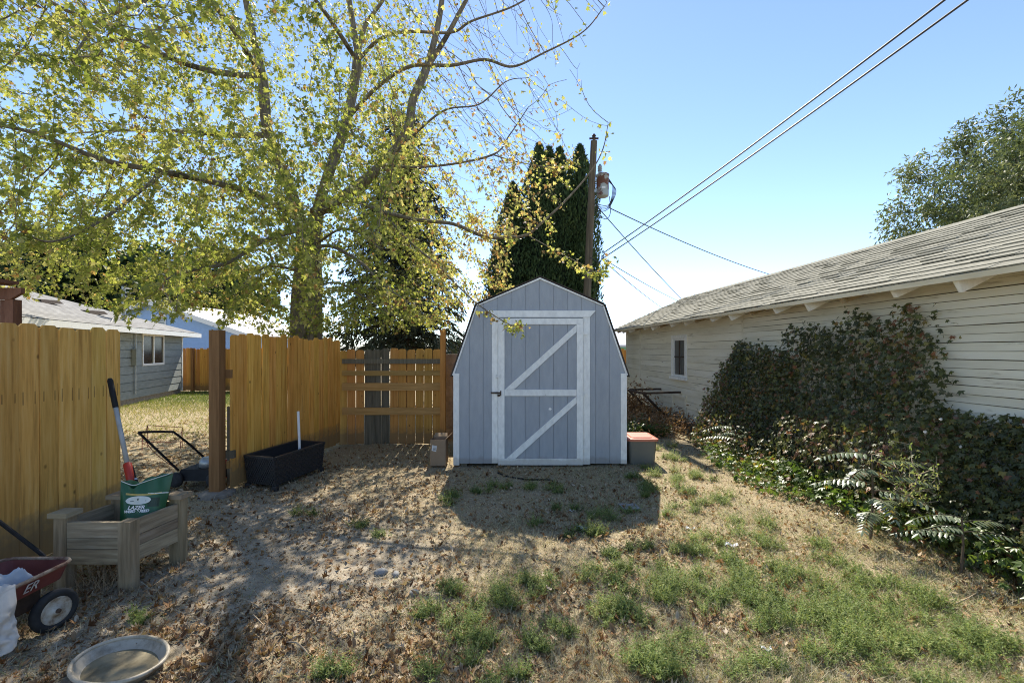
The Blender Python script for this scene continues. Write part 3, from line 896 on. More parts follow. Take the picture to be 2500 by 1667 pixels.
# ---------------------------------------------------------------- grey house, blue house
def roof_shingle_mat():
    m = bpy.data.materials.new('pale_grey_shingle_roof'); m.use_nodes = True
    nt = m.node_tree; N = nt.nodes; L = nt.links; b = N['Principled BSDF']; b.inputs['Roughness'].default_value = .95; b.inputs['Specular IOR Level'].default_value = .1
    tc = N.new('ShaderNodeTexCoord'); mp = N.new('ShaderNodeMapping')
    L.new(tc.outputs['UV'], mp.inputs[0])
    br = N.new('ShaderNodeTexBrick'); br.inputs['Scale'].default_value = 1
    br.inputs['Brick Width'].default_value = .33; br.inputs['Row Height'].default_value = .14; br.inputs['Mortar Size'].default_value = .012
    br.inputs['Color1'].default_value = (.21, .205, .195, 1); br.inputs['Color2'].default_value = (.29, .285, .27, 1); br.inputs['Mortar'].default_value = (.12, .115, .11, 1)
    L.new(mp.outputs[0], br.inputs['Vector']); L.new(br.outputs[0], b.inputs['Base Color'])
    return m


M['pale_shingle'] = roof_shingle_mat()


def uv_quad(me, pts2):
    uv = me.uv_layers.new(name='UVMap')
    for p in me.polygons:
        for li in p.loop_indices:
            uv.data[li].uv = pts2[me.loops[li].vertex_index]


def grey_house():
    C = np.array([-12.74, 17.56]); al = np.array([-.29, .957]); nn = np.array([.957, .29])   # corner, along, outward

    def W(s, z, o=0.):
        q = C - al * s + nn * o
        return np.array([q[0], q[1], z])
    T = Thing('grey_house', 'grey ranch house with pale hip roof behind the left fence', 'house', (C[0], C[1], 0))
    Ln, Wd = 11.0, 8.0
    b = MB(); b.prism([W(0.02, .2, -.02), W(Ln, .2, -.02), W(Ln, .2, -Wd), W(.02, .2, -Wd)], (0, 0, 2.2)); T.part('wall', b, M['grey_siding'])
    b = MB(); b.prism([W(.03, -.1, -.03), W(Ln, -.1, -.03), W(Ln, -.1, -Wd), W(.03, -.1, -Wd)], (0, 0, .299)); T.part('foundation', b, M['concrete'])
    h = .25; z = .17; k = 0
    hs, he, hz0, hz1 = 1.62, 3.15, 1.18, 2.18
    while z < 2.36:
        zz = min(z + h, 2.38)
        segs = [(0, Ln)]
        if zz > hz0 and z < hz1: segs = [(0, hs), (he, Ln)]
        for a_, c_ in segs:
            b = MB(); z_ = z + .018; b.add([W(a_, z_, .022), W(c_, z_, .022), W(c_, zz, .012), W(a_, zz, .012), W(a_, z_, -.01), W(c_, z_, -.01), W(c_, zz, -.01), W(a_, zz, -.01)], [(3, 2, 1, 0), (4, 5, 6, 7), (0, 1, 5, 4), (2, 3, 7, 6), (1, 2, 6, 5), (3, 0, 4, 7)])
            T.part('siding_board', b, M['grey_siding'])
        z = zz
    b = MB(); b.prism([W(-.03, .1, .03), W(.05, .1, .03), W(.05, .1, -.03), W(-.03, .1, -.03)], (0, 0, 2.28)); T.part('corner_board', b, M['white_paint'])
    # window
    b = MB(); b.prism([W(hs + .03, hz0 + .02, 0), W(he - .03, hz0 + .02, 0), W(he - .03, hz0 + .02, -.015), W(hs + .03, hz0 + .02, -.015)], (0, 0, hz1 - hz0 - .04)); win = T.part('window', b, M['glass'])
    for (a_, c_, za, zb) in ((hs - .02, hs + .05, hz0 - .02, hz1 + .02), (he - .05, he + .02, hz0 - .02, hz1 + .02), (hs + .05, he - .05, hz0 - .02, hz0 + .05), (hs + .05, he - .05, hz1 - .05, hz1 + .02), ((hs + he) / 2 - .04, (hs + he) / 2 + .04, hz0 + .05, hz1 - .05)):
        b = MB(); b.prism([W(a_, za, .032), W(c_, za, .032), W(c_, za, .002), W(a_, za, .002)], (0, 0, zb - za)); T.part('frame', b, M['white_paint'], win)
    # meter box and conduit
    b = MB(); b.prism([W(3.55, 1.2, .14), W(3.85, 1.2, .14), W(3.85, 1.2, .02), W(3.55, 1.2, .02)], (0, 0, .5)); T.part('meter_box', b, M['grey_siding'])
    b = MB(); b.tube([W(3.7, .3, .06), W(3.7, 2.3, .06)], .02, 6); T.part('conduit', b, M['steel'])
    # hip roof
    ov = .5; ez = 2.32; pt = .33; t = 4.5
    e0 = W(-ov, ez, ov); e1 = W(Ln, ez, ov); r0 = W(-ov + t, ez + pt * t, ov - t); r1 = W(Ln, ez + pt * t, ov - t); e2 = W(-ov, ez, -Wd - ov)
    me = bpy.data.meshes.new('roof'); me.from_pydata([tuple(p - T.loc) for p in (e0, e1, r1, r0)], [], [(0, 3, 2, 1)])
    s = math.hypot(1, pt)
    uv_quad(me, [(0, 0), (Ln + ov, 0), (Ln + ov, t * s), (t, t * s)])
    T.part('roof', me, M['pale_shingle'])
    me = bpy.data.meshes.new('roof_hip'); me.from_pydata([tuple(p - T.loc) for p in (e2, e0, r0)], [], [(0, 2, 1)])
    uv_quad(me, [(0, 0), (Wd + 2 * ov, 0), (Wd / 2 + ov, t * s)])
    T.part('roof_hip', me, M['pale_shingle'])
    b = MB(); b.prism([W(-ov, ez - .16, ov), W(-ov, ez - .16, ov - .03), W(-ov, ez - .012, ov - .03), W(-ov, ez - .012, ov)], W(Ln, 0) - W(-ov, 0)); T.part('fascia', b, M['white_paint'])
    b = MB(); b.prism([W(-ov, ez - .16, ov - .032), W(-ov + .03, ez - .16, ov - .032), W(-ov + .03, ez - .012, ov - .032), W(-ov, ez - .012, ov - .032)], W(0, 0, -Wd - .9) - W(0, 0)); T.part('fascia', b, M['white_paint'])
    b = MB(); b.prism([W(-ov + .04, ez - .10, ov - .04), W(Ln, ez - .10, ov - .04), W(Ln, ez - .10, -.0), W(-ov + .04, ez - .10, -.0)], (0, 0, .02)); T.part('soffit', b, M['white_paint'])
    # roof vents and service mast

    def RPt(s_, k): return W(s_, ez + pt * k, ov - k)
    for s_, k in ((4.2, 1.25), (5.0, 1.9)):
        b = MB(); c = RPt(s_, k); b.add([c + q for q in (np.array([-.2, -.3, 0]), np.array([.16, -.3, -.05]), np.array([.16, .3, .0]), np.array([-.2, .3, .02]), np.array([-.16, -.24, .09]), np.array([.08, -.24, .07]), np.array([.08, .24, .09]), np.array([-.16, .24, .10]))], [(0, 3, 2, 1), (4, 5, 6, 7), (0, 1, 5, 4), (1, 2, 6, 5), (2, 3, 7, 6), (3, 0, 4, 7)])
        T.part('roof_vent', b, M['roof_dark'])
    c = RPt(3.7, .75); b = MB(); b.tube([c - (0, 0, .1), c + (0, 0, 1.05)], .045, 8); mast = T.part('service_mast', b, M['steel'])
    b = MB()
    for q in range(4):
        b.lathe([(.0, 0), (.10, .01), (.10, .05), (0, .06)], c + (.12, 0, .55 + q * .14), 10)
    T.part('insulator', b, M['white_paint'], mast)
    b = MB(); b.tube([c + (0, 0, .9), c + (.3, -.2, .65), c + (.55, -.5, .35), c + (.5, -.9, .05), c + (.9, -1.5, -.22)], .018, 5); T.part('service_cable', b, M['wire'], mast)
    return W


HW = grey_house()


def blue_house():
    T = Thing('blue_house', 'sky blue gabled house with white roof edge in the distance', 'house', (-22, 28, 0))
    Y = 28; ax, az, hw, ez = -22, 4.60, 5.6, 2.68
    b = MB(); b.prism([(ax - hw, Y, 0), (ax + hw, Y, 0), (ax + hw, Y, ez), (ax, Y, az), (ax - hw, Y, ez)], (0, 10, 0)); T.part('wall', b, M['blue_siding'])
    z = .0; 
    pt = (az - ez) / hw
    while z < az - .2:
        zz = z + .3
        w0 = hw if z <= ez else hw - (z - ez) / pt
        w1 = hw if zz <= ez else max(.05, hw - (zz - ez) / pt)
        if z <= ez < zz: w1 = min(w0, w1)
        b = MB(); b.add([(ax - w1, Y - .03, z), (ax + w1, Y - .03, z), (ax + w1, Y - .008, zz), (ax - w1, Y - .008, zz), (ax - w1, Y - .001, z), (ax + w1, Y - .001, z)], [(0, 1, 2, 3), (0, 4, 5, 1), (0, 3, 4), (1, 5, 2)])
        T.part('siding_board', b, M['blue_siding']); z = zz
    for sx in (-1, 1):
        A = (ax + sx * (hw + .7), ez - .7 * pt); 
        b = MB(); b.prism([(A[0], Y - .5, A[1]), (ax, Y - .5, az), (ax, Y - .5, az + .12), (A[0], Y - .5, A[1] + .12)], (0, 11, 0)); T.part('roof', b, M['pale_roof'])
        b = MB(); b.prism([(A[0], Y - .53, A[1] - .16), (ax, Y - .53, az - .16), (ax, Y - .53, az + .13), (A[0], Y - .53, A[1] + .13)], (0, .028, 0)); T.part('bargeboard', b, M['white_paint'])
    b = MB(); b.span((ax - .15, Y - .07, 3.05), (ax + .75, Y - .035, 3.85)); v = T.part('gable_vent', b, M['white_paint'])
    for k in range(7):
        b = MB(); b.span((ax - .07, Y - .09, 3.11 + k * .1), (ax + .67, Y - .072, 3.16 + k * .1)); T.part('louvre', b, M['grey_siding'], v)
    b = MB(); b.span((ax + 5.1, Y - .06, 0), (ax + 5.62, Y - .032, ez - .1)); T.part('corner_board', b, M['white_paint'])
    b = MB(); b.span((ax - 3, Y - .06, .8), (ax - 1.6, Y - .032, 1.9)); w = T.part('window', b, M['glass'])
    b = MB(); b.span((ax - 3.1, Y - .07, .7), (ax - 1.5, Y - .033, .79)); T.part('sill', b, M['white_paint'], w)


blue_house()

# a far building and rail fence glimpsed through gaps
TQ = Thing('far_building', 'mint green building with pale roof glimpsed beside the garage corner', 'building', (9, 34, 0))
b = MB(); b.span((6.5, 34, 0), (12, 40, 2.0)); TQ.part('wall', b, M['green_paint'])
b = MB(); b.prism([(6.2, 33.6, 1.9), (12.3, 33.6, 1.9), (12.3, 36.9, 3.3), (6.2, 36.9, 3.3)], (0, 0, .15)); TQ.part('roof', b, M['pale_roof'])
TR = Thing('rail_fence', 'dark pipe rail fence far off beside the shed', 'fence', (-9, 70, 0))
for z in (1.2, 1.9, 2.45):
    b = MB(); b.tube([(-16, 70, z), (-4, 70, z)], .07, 5); TR.part('rail', b, M['wire'])
for x in (-15, -12.5, -10, -7.5, -5):
    b = MB(); b.tube([(x, 70, 0), (x, 70, 2.6)], .09, 5); TR.part('post', b, M['wire'])

# ================================================================ TREES
MAPLE2D = [(0, 0), (.50, .16), (.24, .32), (.40, .62), (.15, .56), (0, 1.0), (-.15, .56), (-.40, .62), (-.24, .32), (-.50, .16)]


def maple_template(fold=.25, curl=.2):
    pts = np.array(MAPLE2D, float)
    z = -np.abs(pts[:, 0]) * fold - (pts[:, 1] - .3) ** 2 * curl
    V = np.column_stack([pts[:, 0], pts[:, 1], z])
    n = len(MAPLE2D)
    F = np.array([(0, i, i + 1) for i in range(1, n - 1)])
    return V, F


def lance_template(w=.3, fold=.15, curl=.15):
    V = np.array([(0, 0, 0), (w / 2, .35, -fold * w), (w * .4, .7, -fold * w - curl * .3), (0, 1, -curl), (-w * .4, .7, -fold * w - curl * .3), (-w / 2, .35, -fold * w), (0, .5, -curl * .12)])
    F = np.array([(6, 0, 1), (6, 1, 2), (6, 2, 3), (6, 3, 4), (6, 4, 5), (6, 5, 0)])
    return V, F


def quad_template(w=.5, bend=.1):
    V = np.array([(0, 0, 0), (w / 2, .5, bend * -.5), (0, 1, -bend), (-w / 2, .5, bend * -.5)])
    return V, np.array([(0, 1, 2), (0, 2, 3)])


def colonize(nodes, parents, att, step, di, dk, iters, trop=(0, 0, 0), wob=.15, seed=0):
    rng = np.random.default_rng(seed)
    nodes = [np.array(p, float) for p in nodes]; parents = list(parents)
    A = np.array(att, float)
    N = np.array(nodes)
    D = np.full(len(A), 1e9); I = np.zeros(len(A), int)
    for s in range(0, len(N), 200):
        dd = np.linalg.norm(A[:, None] - N[None, s:s + 200], axis=2)
        k = dd.argmin(1); m = dd[np.arange(len(A)), k]
        up = m < D; D[up] = m[up]; I[up] = k[up] + s
    alive = np.ones(len(A), bool)
    for it in range(iters):
        act = alive & (D < di)
        if not act.any(): break
        N = np.array(nodes)
        v = A[act] - N[I[act]]; v /= np.linalg.norm(v, axis=1)[:, None] + 1e-9
        acc = np.zeros_like(N); np.add.at(acc, I[act], v)
        idx = np.unique(I[act])
        dr = acc[idx]; dr /= np.linalg.norm(dr, axis=1)[:, None] + 1e-9
        dr = dr + np.array(trop) + rng.normal(size=dr.shape) * wob; dr /= np.linalg.norm(dr, axis=1)[:, None]
        newp = N[idx] + dr * step
        dmin = np.linalg.norm(newp[:, None] - N[None], axis=2).min(1) if len(newp) * len(N) < 4e7 else np.full(len(newp), 1.)
        ok = dmin > step * .45
        bad = set(idx[~ok].tolist())
        if bad:
            alive[np.isin(I, list(bad)) & act] = False
        base = len(nodes)
        nn = newp[ok]
        for p, q in zip(nn, idx[ok]):
            nodes.append(p); parents.append(int(q))
        if len(nn):
            for s in range(0, len(nn), 200):
                dd = np.linalg.norm(A[:, None] - nn[None, s:s + 200], axis=2)
                k = dd.argmin(1); m = dd[np.arange(len(A)), k]
                up = m < D; D[up] = m[up]; I[up] = k[up] + base + s
        alive &= D > dk
    return np.array(nodes), parents


def skeleton_radii(n, parents, r0, ex=2.3, minr=None, rmax=9):
    acc = np.zeros(n); r = np.zeros(n)
    ch = [[] for _ in range(n)]
    for i, p in enumerate(parents):
        if p >= 0: ch[p].append(i)
    order = list(range(n)); order.sort(reverse=True)
    depth = np.zeros(n, int)
    st = [i for i in range(n) if parents[i] < 0]; seq = []
    while st:
        i = st.pop(); seq.append(i); st.extend(ch[i])
    for i in reversed(seq):
        r[i] = r0 if not ch[i] else min(rmax, (sum(r[c] ** ex for c in ch[i])) ** (1 / ex))
        if minr is not None and i < len(minr): r[i] = max(r[i], minr[i])
    return r, ch, seq


def branch_mesh(nodes, parents, r, ch, name, rcut=0, flare=None):
    """tubes along every chain"""
    Vs, Fs = [], []; base = 0
    roots = [i for i, p in enumerate(parents) if p < 0]
    stack = [(i, None) for i in roots]
    while stack:
        i, frm = stack.pop()
        path = [] if frm is None else [frm]
        rad = [] if frm is None else [r[i]]
        cur = i
        while True:
            path.append(cur); rad.append(r[cur])
            if not ch[cur]: break
            cs = sorted(ch[cur], key=lambda c: -r[c])
            for c in cs[1:]: stack.append((c, cur))
            cur = cs[0]
        pts = nodes[path]
        rad = np.array(rad)
        keep = rad >= rcut
        if keep.sum() < 2: continue
        pts = pts[keep]; rad = rad[keep]
        if flare is not None and frm is None:
            rad = rad * (1 + flare * np.exp(-(pts[:, 2] - pts[0, 2]) / .35))
        n = 10 if rad[0] > .1 else 6 if rad[0] > .03 else 4 if rad[0] > .012 else 3
        m = len(pts)
        t = np.gradient(pts, axis=0); t /= np.linalg.norm(t, axis=1)[:, None] + 1e-9
        ref = np.array([.31, .17, .93]) if abs(t[0][2]) < .8 else np.array([.93, .31, .1])
        s = np.cross(t, ref); s /= np.linalg.norm(s, axis=1)[:, None] + 1e-9
        u = np.cross(s, t)
        a = 2 * np.pi * np.arange(n) / n
        ring = pts[:, None] + rad[:, None, None] * (np.cos(a)[None, :, None] * s[:, None] + np.sin(a)[None, :, None] * u[:, None])
        Vs.append(ring.reshape(-1, 3))
        ii, kk = np.meshgrid(np.arange(m - 1), np.arange(n), indexing='ij')
        F = np.stack([ii * n + kk, ii * n + (kk + 1) % n, (ii + 1) * n + (kk + 1) % n, (ii + 1) * n + kk], -1).reshape(-1, 4) + base
        Fs.append(F); base += m * n
    return np_mesh(name, np.concatenate(Vs), np.concatenate(Fs), smooth=True)


def split_mesh(nodes, parents, r, ch, rt):
    """trunk and limbs (r >= rt) apart from twigs"""
    big = [i for i in range(len(nodes)) if r[i] >= rt]
    mp = {i: k for k, i in enumerate(big)}
    p2 = [mp.get(parents[i], -1) if parents[i] >= 0 else -1 for i in big]
    ch2 = [[] for _ in big]
    for k, p in enumerate(p2):
        if p >= 0: ch2[p].append(k)
    return nodes[big], p2, r[big], ch2


def resample(pts, step):
    pts = np.array(pts, float); out = [pts[0]]
    for a, b in zip(pts[:-1], pts[1:]):
        n = max(1, int(round(np.linalg.norm(b - a) / step)))
        for k in range(1, n + 1): out.append(a + (b - a) * k / n)
    return np.array(out)


def smooth_path(pts, step):
    """Catmull-Rom through points"""
    p = np.array(pts, float); p = np.vstack([2 * p[0] - p[1], p, 2 * p[-1] - p[-2]]); out = []
    for i in range(1, len(p) - 2):
        for t in np.linspace(0, 1, 8, endpoint=False):
            out.append(.5 * ((2 * p[i]) + (-p[i - 1] + p[i + 1]) * t + (2 * p[i - 1] - 5 * p[i] + 4 * p[i + 1] - p[i + 2]) * t * t + (-p[i - 1] + 3 * p[i] - 3 * p[i + 1] + p[i + 2]) * t ** 3))
    out.append(p[-2])
    return resample(out, step)


class Skel:
    def __init__(self): self.n = []; self.p = []; self.r = []
    def limb(self, pts, r0, r1, parent=-1, step=.16):
        q = smooth_path(pts, step)
        if parent >= 0: q = q[1:]
        base = len(self.n)
        for k, x in enumerate(q):
            self.n.append(x); self.p.append(parent if k == 0 else base + k - 1)
            self.r.append(r0 + (r1 - r0) * k / max(1, len(q) - 1))
        return base, len(self.n) - 1
    def near(self, pt):
        return int(np.linalg.norm(np.array(self.n) - np.array(pt), axis=1).argmin())


def leaf_cloud(pos, outward, tip_down, size, t, templates, rng, spread=1.0):
    n = len(pos)
    tip = rdir(n, rng) * spread + outward * .5 + np.array([0, 0, -1.]) * tip_down
    nrm = rdir(n, rng) + np.array([0, 0, .5])
    R = frames(tip, nrm)
    which = rng.integers(0, len(templates), n)
    VV, FF, TT = [], [], []; base = 0
    for k, (tv, tf) in enumerate(templates):
        s = which == k
        if not s.any(): continue
        V, F, T_ = scatter(tv, tf, pos[s], R[s], size[s], t[s])
        VV.append(V); FF.append(F + base); TT.append(T_); base += len(V)
    return np.concatenate(VV), np.concatenate(FF), np.concatenate(TT)


def maple_tree():
    rng = np.random.default_rng(5)
    S = Skel()
    Yt = 9.5
    bx = (745 - CX) / FPX * Yt
    # two stems from one base
    sA = S.limb([(bx, Yt, -.05), P(735, 860, Yt), P(732, 740, Yt), P(742, 620, 9.4), P(735, 540, 9.3)], .23, .13)
    sB = S.limb([(bx + .15, Yt + .1, -.05), P(765, 850, Yt + .1), P(766, 700, Yt + .1), P(765, 590, 9.6), P(772, 520, 9.6)], .21, .14)
    A = S.limb([S.n[sA[1]], P(700, 440, 9.2), P(655, 330, 9.1), P(641, 190, 9.2), P(625, 120, 9.2), P(600, 0, 9.3), P(570, -180, 9.3)], .12, .045, sA[1])
    B = S.limb([S.n[sB[1]], P(812, 395, 9.7), P(848, 290, 9.8), P(872, 150, 9.9), P(863, 68, 10), P(848, -40, 10), P(840, -200, 10)], .105, .04, sB[1])
    C = S.limb([S.n[sB[1]], P(860, 465, 9.3), P(945, 391, 9.2), P(996, 313, 9.1), P(1008, 245, 9.1), P(1040, 170, 9.2), P(1064, 85, 9.3), P(1080, -10, 9.4), P(1090, -170, 9.5)], .115, .045, sB[1])
    k = S.near(P(872, 150, 9.9)); S.limb([S.n[k], P(890, 68, 9.9), P(935, 0, 9.8), P(985, -100, 9.7)], .06, .03, k)
    k = S.near(P(1040, 170, 9.2)); S.limb([S.n[k], P(1090, 90, 9.0), P(1139, 0, 8.9), P(1190, -90, 8.8)], .055, .03, k)
    # long branches to the right
    def br(start, pts, r0, r1):
        k_ = S.near(start); return S.limb([S.n[k_]] + pts, r0, r1, k_)
    br(P(872, 150, 9.9), [P(925, 98, 9.4), P(990, 78, 9.0), P(1100, 80, 8.6), P(1152, 52, 8.3), P(1255, 15, 8.0), P(1340, -40, 7.8)], .04, .012)
    br(P(848, 290, 9.8), [P(918, 216, 9.2), P(1000, 163, 8.6), P(1101, 160, 8.2), P(1183, 146, 7.9), P(1251, 163, 7.6), P(1329, 129, 7.3), P(1424, 78, 7.0), P(1482, 8, 6.8)], .045, .006)
    br(P(945, 391, 9.2), [P(1010, 330, 8.6), P(1085, 270, 8.2), P(1170, 255, 7.8), P(1235, 200, 7.6), P(1290, 190, 7.5)], .03, .006)
    br(P(848, 290, 9.8), [P(867, 333, 9.2), P(921, 374, 8.6), P(958, 405, 8.2), P(1071, 405, 7.8), P(1203, 378, 7.5), P(1244, 330, 7.4), P(1290, 262, 7.3)], .035, .007)
    br(P(1203, 378, 7.5), [P(1260, 395, 7.2), P(1330, 408, 7.0), P(1365, 412, 6.9), P(1400, 385, 6.8)], .012, .005)
    br(P(772, 520, 9.6), [P(850, 490, 8.8), P(932, 516, 8.2), P(1020, 537, 7.7), P(1106, 547, 7.4), P(1180, 577, 7.1), P(1242, 580, 6.9), P(1287, 573, 6.8), P(1322, 545, 6.7), P(1383, 488, 6.6), P(1443, 418, 6.5), P(1472, 364, 6.45), P(1485, 300, 6.4)], .04, .005)
    br(P(1287, 573, 6.8), [P(1316, 590, 6.7), P(1370, 619, 6.6), P(1424, 647, 6.5), P(1459, 663, 6.45), P(1485, 632, 6.4)], .010, .004)
    br(P(932, 516, 8.2), [P(1000, 590, 7.6), P(1060, 640, 7.2), P(1120, 700, 6.7), P(1170, 745, 6.3), P(1240, 790, 5.95), P(1275, 795, 5.8)], .018, .004)
    # limbs to the left and towards the camera
    br(P(735, 540, 9.3), [P(640, 480, 8.5), P(540, 450, 7.8), P(400, 420, 7.0), P(250, 390, 6.4), P(100, 330, 5.9), P(-30, 300, 5.6)], .075, .015)
    br(P(641, 190, 9.2), [P(500, 170, 8.5), P(367, 121, 7.6), P(271, 70, 7.0), P(150, 20, 6.5), P(60, -40, 6.2)], .06, .015)
    br(P(732, 560, 9.3), [P(640, 590, 8.4), P(560, 640, 7.5), P(470, 660, 6.7), P(400, 690, 6.0), P(430, 760, 5.3)], .045, .006)
    br(P(400, 420, 7.0), [P(300, 500, 6.2), P(210, 560, 5.6), P(120, 590, 5.2), P(40, 560, 4.9)], .03, .006)
    br(P(641, 190, 9.2), [P(560, 60, 8.2), P(480, -20, 7.4), P(395, -10, 6.8), P(255, 48, 6.0), P(170, 150, 5.5)], .05, .01)
    br(P(872, 150, 9.9), [P(800, 40, 8.8), P(720, -60, 7.6), P(640, -160, 6.6)], .05, .012)
    br(P(655, 330, 9.1), [P(560, 330, 10), P(420, 320, 11), P(280, 320, 11.8), P(120, 330, 12.4)], .06, .015)
    br(P(742, 620, 9.4), [P(800, 600, 8.4), P(880, 640, 7.4), P(930, 690, 6.8), P(1000, 740, 6.2)], .04, .006)
    br(P(735, 545, 9.3), [P(730, 560, 8.2), P(745, 610, 7.0), P(770, 690, 6.0)], .03, .006)
    br(P(765, 600, 9.6), [P(830, 560, 8.3), P(890, 575, 7.2), P(930, 610, 6.3)], .03, .006)
    br(P(732, 660, 9.5), [P(660, 650, 8.4), P(610, 680, 7.4), P(560, 730, 6.6)], .03, .006)
    br(P(766, 700, 9.6), [P(820, 690, 8.9), P(880, 720, 8.2), P(960, 770, 7.6)], .025, .006)
    # crown volume
    att = []
    while len(att) < 9200:
        p = rng.uniform((-12.5, 3.9, 1.9), (1.2, 13.5, 12.0))
        e = ((p[0] + 4.8) / 7.2) ** 2 + ((p[1] - 8.8) / 4.9) ** 2 + ((p[2] - 6.6) / 5.6) ** 2
        if e > 1: continue
        # crown underside: high towards its rim, lower round the trunk
        rad = math.hypot(p[0] + 4.2, p[1] - 8.6)
        low = 1.95 + .13 * max(0, rad - 2.0)
        if p[0] < -5.5: low = 2.30 + .05 * rad
        if p[2] > 7.5 and rng.random() < .25: continue
        if p[2] < low: continue
        if (p[2] > 5.8 or p[1] > 9.5) and rng.random() < .42: continue
        rgt = float(sstep(-2.6, -.2, p[0] + .14 * (p[1] - 8)))
        if p[2] > 4.3 and rng.random() < rgt * .35: continue
        if p[2] <= 4.3 and p[0] > .0: continue
        if vnoise(p[0] * .9, p[1] * .9 + p[2] * .7, 77) < .26: continue
        att.append(p)
    nodes, par = colonize(S.n, S.p, att, .15, 1.5, .22, 90, trop=(0, 0, .04), wob=.22, seed=2)
    par_a = np.array(par); ns = len(S.n)
    for _ in range(3):                                   # ease the kinks out of the twigs
        cs = np.zeros_like(nodes); cc = np.zeros(len(nodes)); np.add.at(cs, par_a[par_a >= 0], nodes[par_a >= 0]); np.add.at(cc, par_a[par_a >= 0], 1)
        m_ = (np.arange(len(nodes)) >= ns) & (cc > 0)
        nodes[m_] = .45 * nodes[m_] + .275 * nodes[par_a[m_]] + .275 * cs[m_] / cc[m_][:, None]
    r, ch, seq = skeleton_radii(len(nodes), par, .0032, 2.55, np.array(S.r), .25)
    T = Thing('maple_tree', 'large yellowing maple tree spreading over the wooden fences', 'tree', (bx, Yt, 0))
    n2, p2, r2, c2 = split_mesh(nodes, par, r, ch, .045)
    tm = branch_mesh(n2, p2, r2, c2, 'trunk', 0, .35)
    tr = T.part('trunk', tm, M['bark']); tr.location = tuple(-T.loc)
    small = np.where(r < .052, r, 0)
    bm = branch_mesh(nodes, par, np.where(r < .052, r, -1), ch, 'branches', 0)
    bo = T.part('branches', bm, M['bark']); bo.location = tuple(-T.loc); bo['kind'] = 'stuff'
    # leaves at thin nodes
    thin = np.where(r < .0085)[0]
    rep = []
    x = nodes[thin]
    rgt = sstep(-3.0, -.6, x[:, 0] + .10 * (x[:, 1] - 8))
    high = sstep(3.9, 5.2, x[:, 2])
    dens = 9.2 * (1 - .42 * sstep(4.8, 8.5, x[:, 2])) * (1 - rgt * high * .86) * (1 - .25 * rgt)
    cnt = rng.poisson(dens)
    idx = np.repeat(thin, cnt)
    pos = nodes[idx] + rdir(len(idx), rng) * (rng.random(len(idx)) ** .7 * .13)[:, None] + np.array([0, 0, -.03])
    # short leafy sprouts along the two stems
    big = np.where((r > .07) & (nodes[:, 2] > 1.7) & (nodes[:, 2] < 6.0))[0]
    bi = rng.choice(big, 2400); dv = rdir(2400, rng); dv[:, 2] *= .5; dv[:, 1] -= .25
    pos = np.concatenate([pos, nodes[bi] + dv * (r[bi] + .04 + .75 * rng.random(2400) ** 1.3)[:, None]])
    idx = np.arange(len(pos))
    out = rdir(len(idx), rng) * .3 + (pos - np.array([-4.5, 9, 6])) / 6
    rg = sstep(-3.0, -.2, pos[:, 0])
    clump = fbm(pos[:, 0] * .9 + 3, pos[:, 1] * .9 + pos[:, 2] * .8, 61)
    t = np.clip(.36 + (clump - .5) * .75 + rng.normal(size=len(pos)) * .13 + rg * .16 + np.where(rng.random(len(pos)) < .08 + .14 * rg, .40, 0), 0, 1)
    size = (.036 + .062 * rng.random(len(pos)) ** 1.25) * (1 - .12 * rg)
    V, F, TT = leaf_cloud(pos, out, .65, size, t, [maple_template(.25, .2), maple_template(.5, .45), maple_template(.1, .05), maple_template(.9, .6)], rng)
    me = np_mesh('crown', V, F, TT); 
    o = T.part('crown', me, M['maple']); o.location = tuple(-T.loc); o['kind'] = 'stuff'
    print('maple nodes', len(nodes), 'leaves', len(pos))


maple_tree()


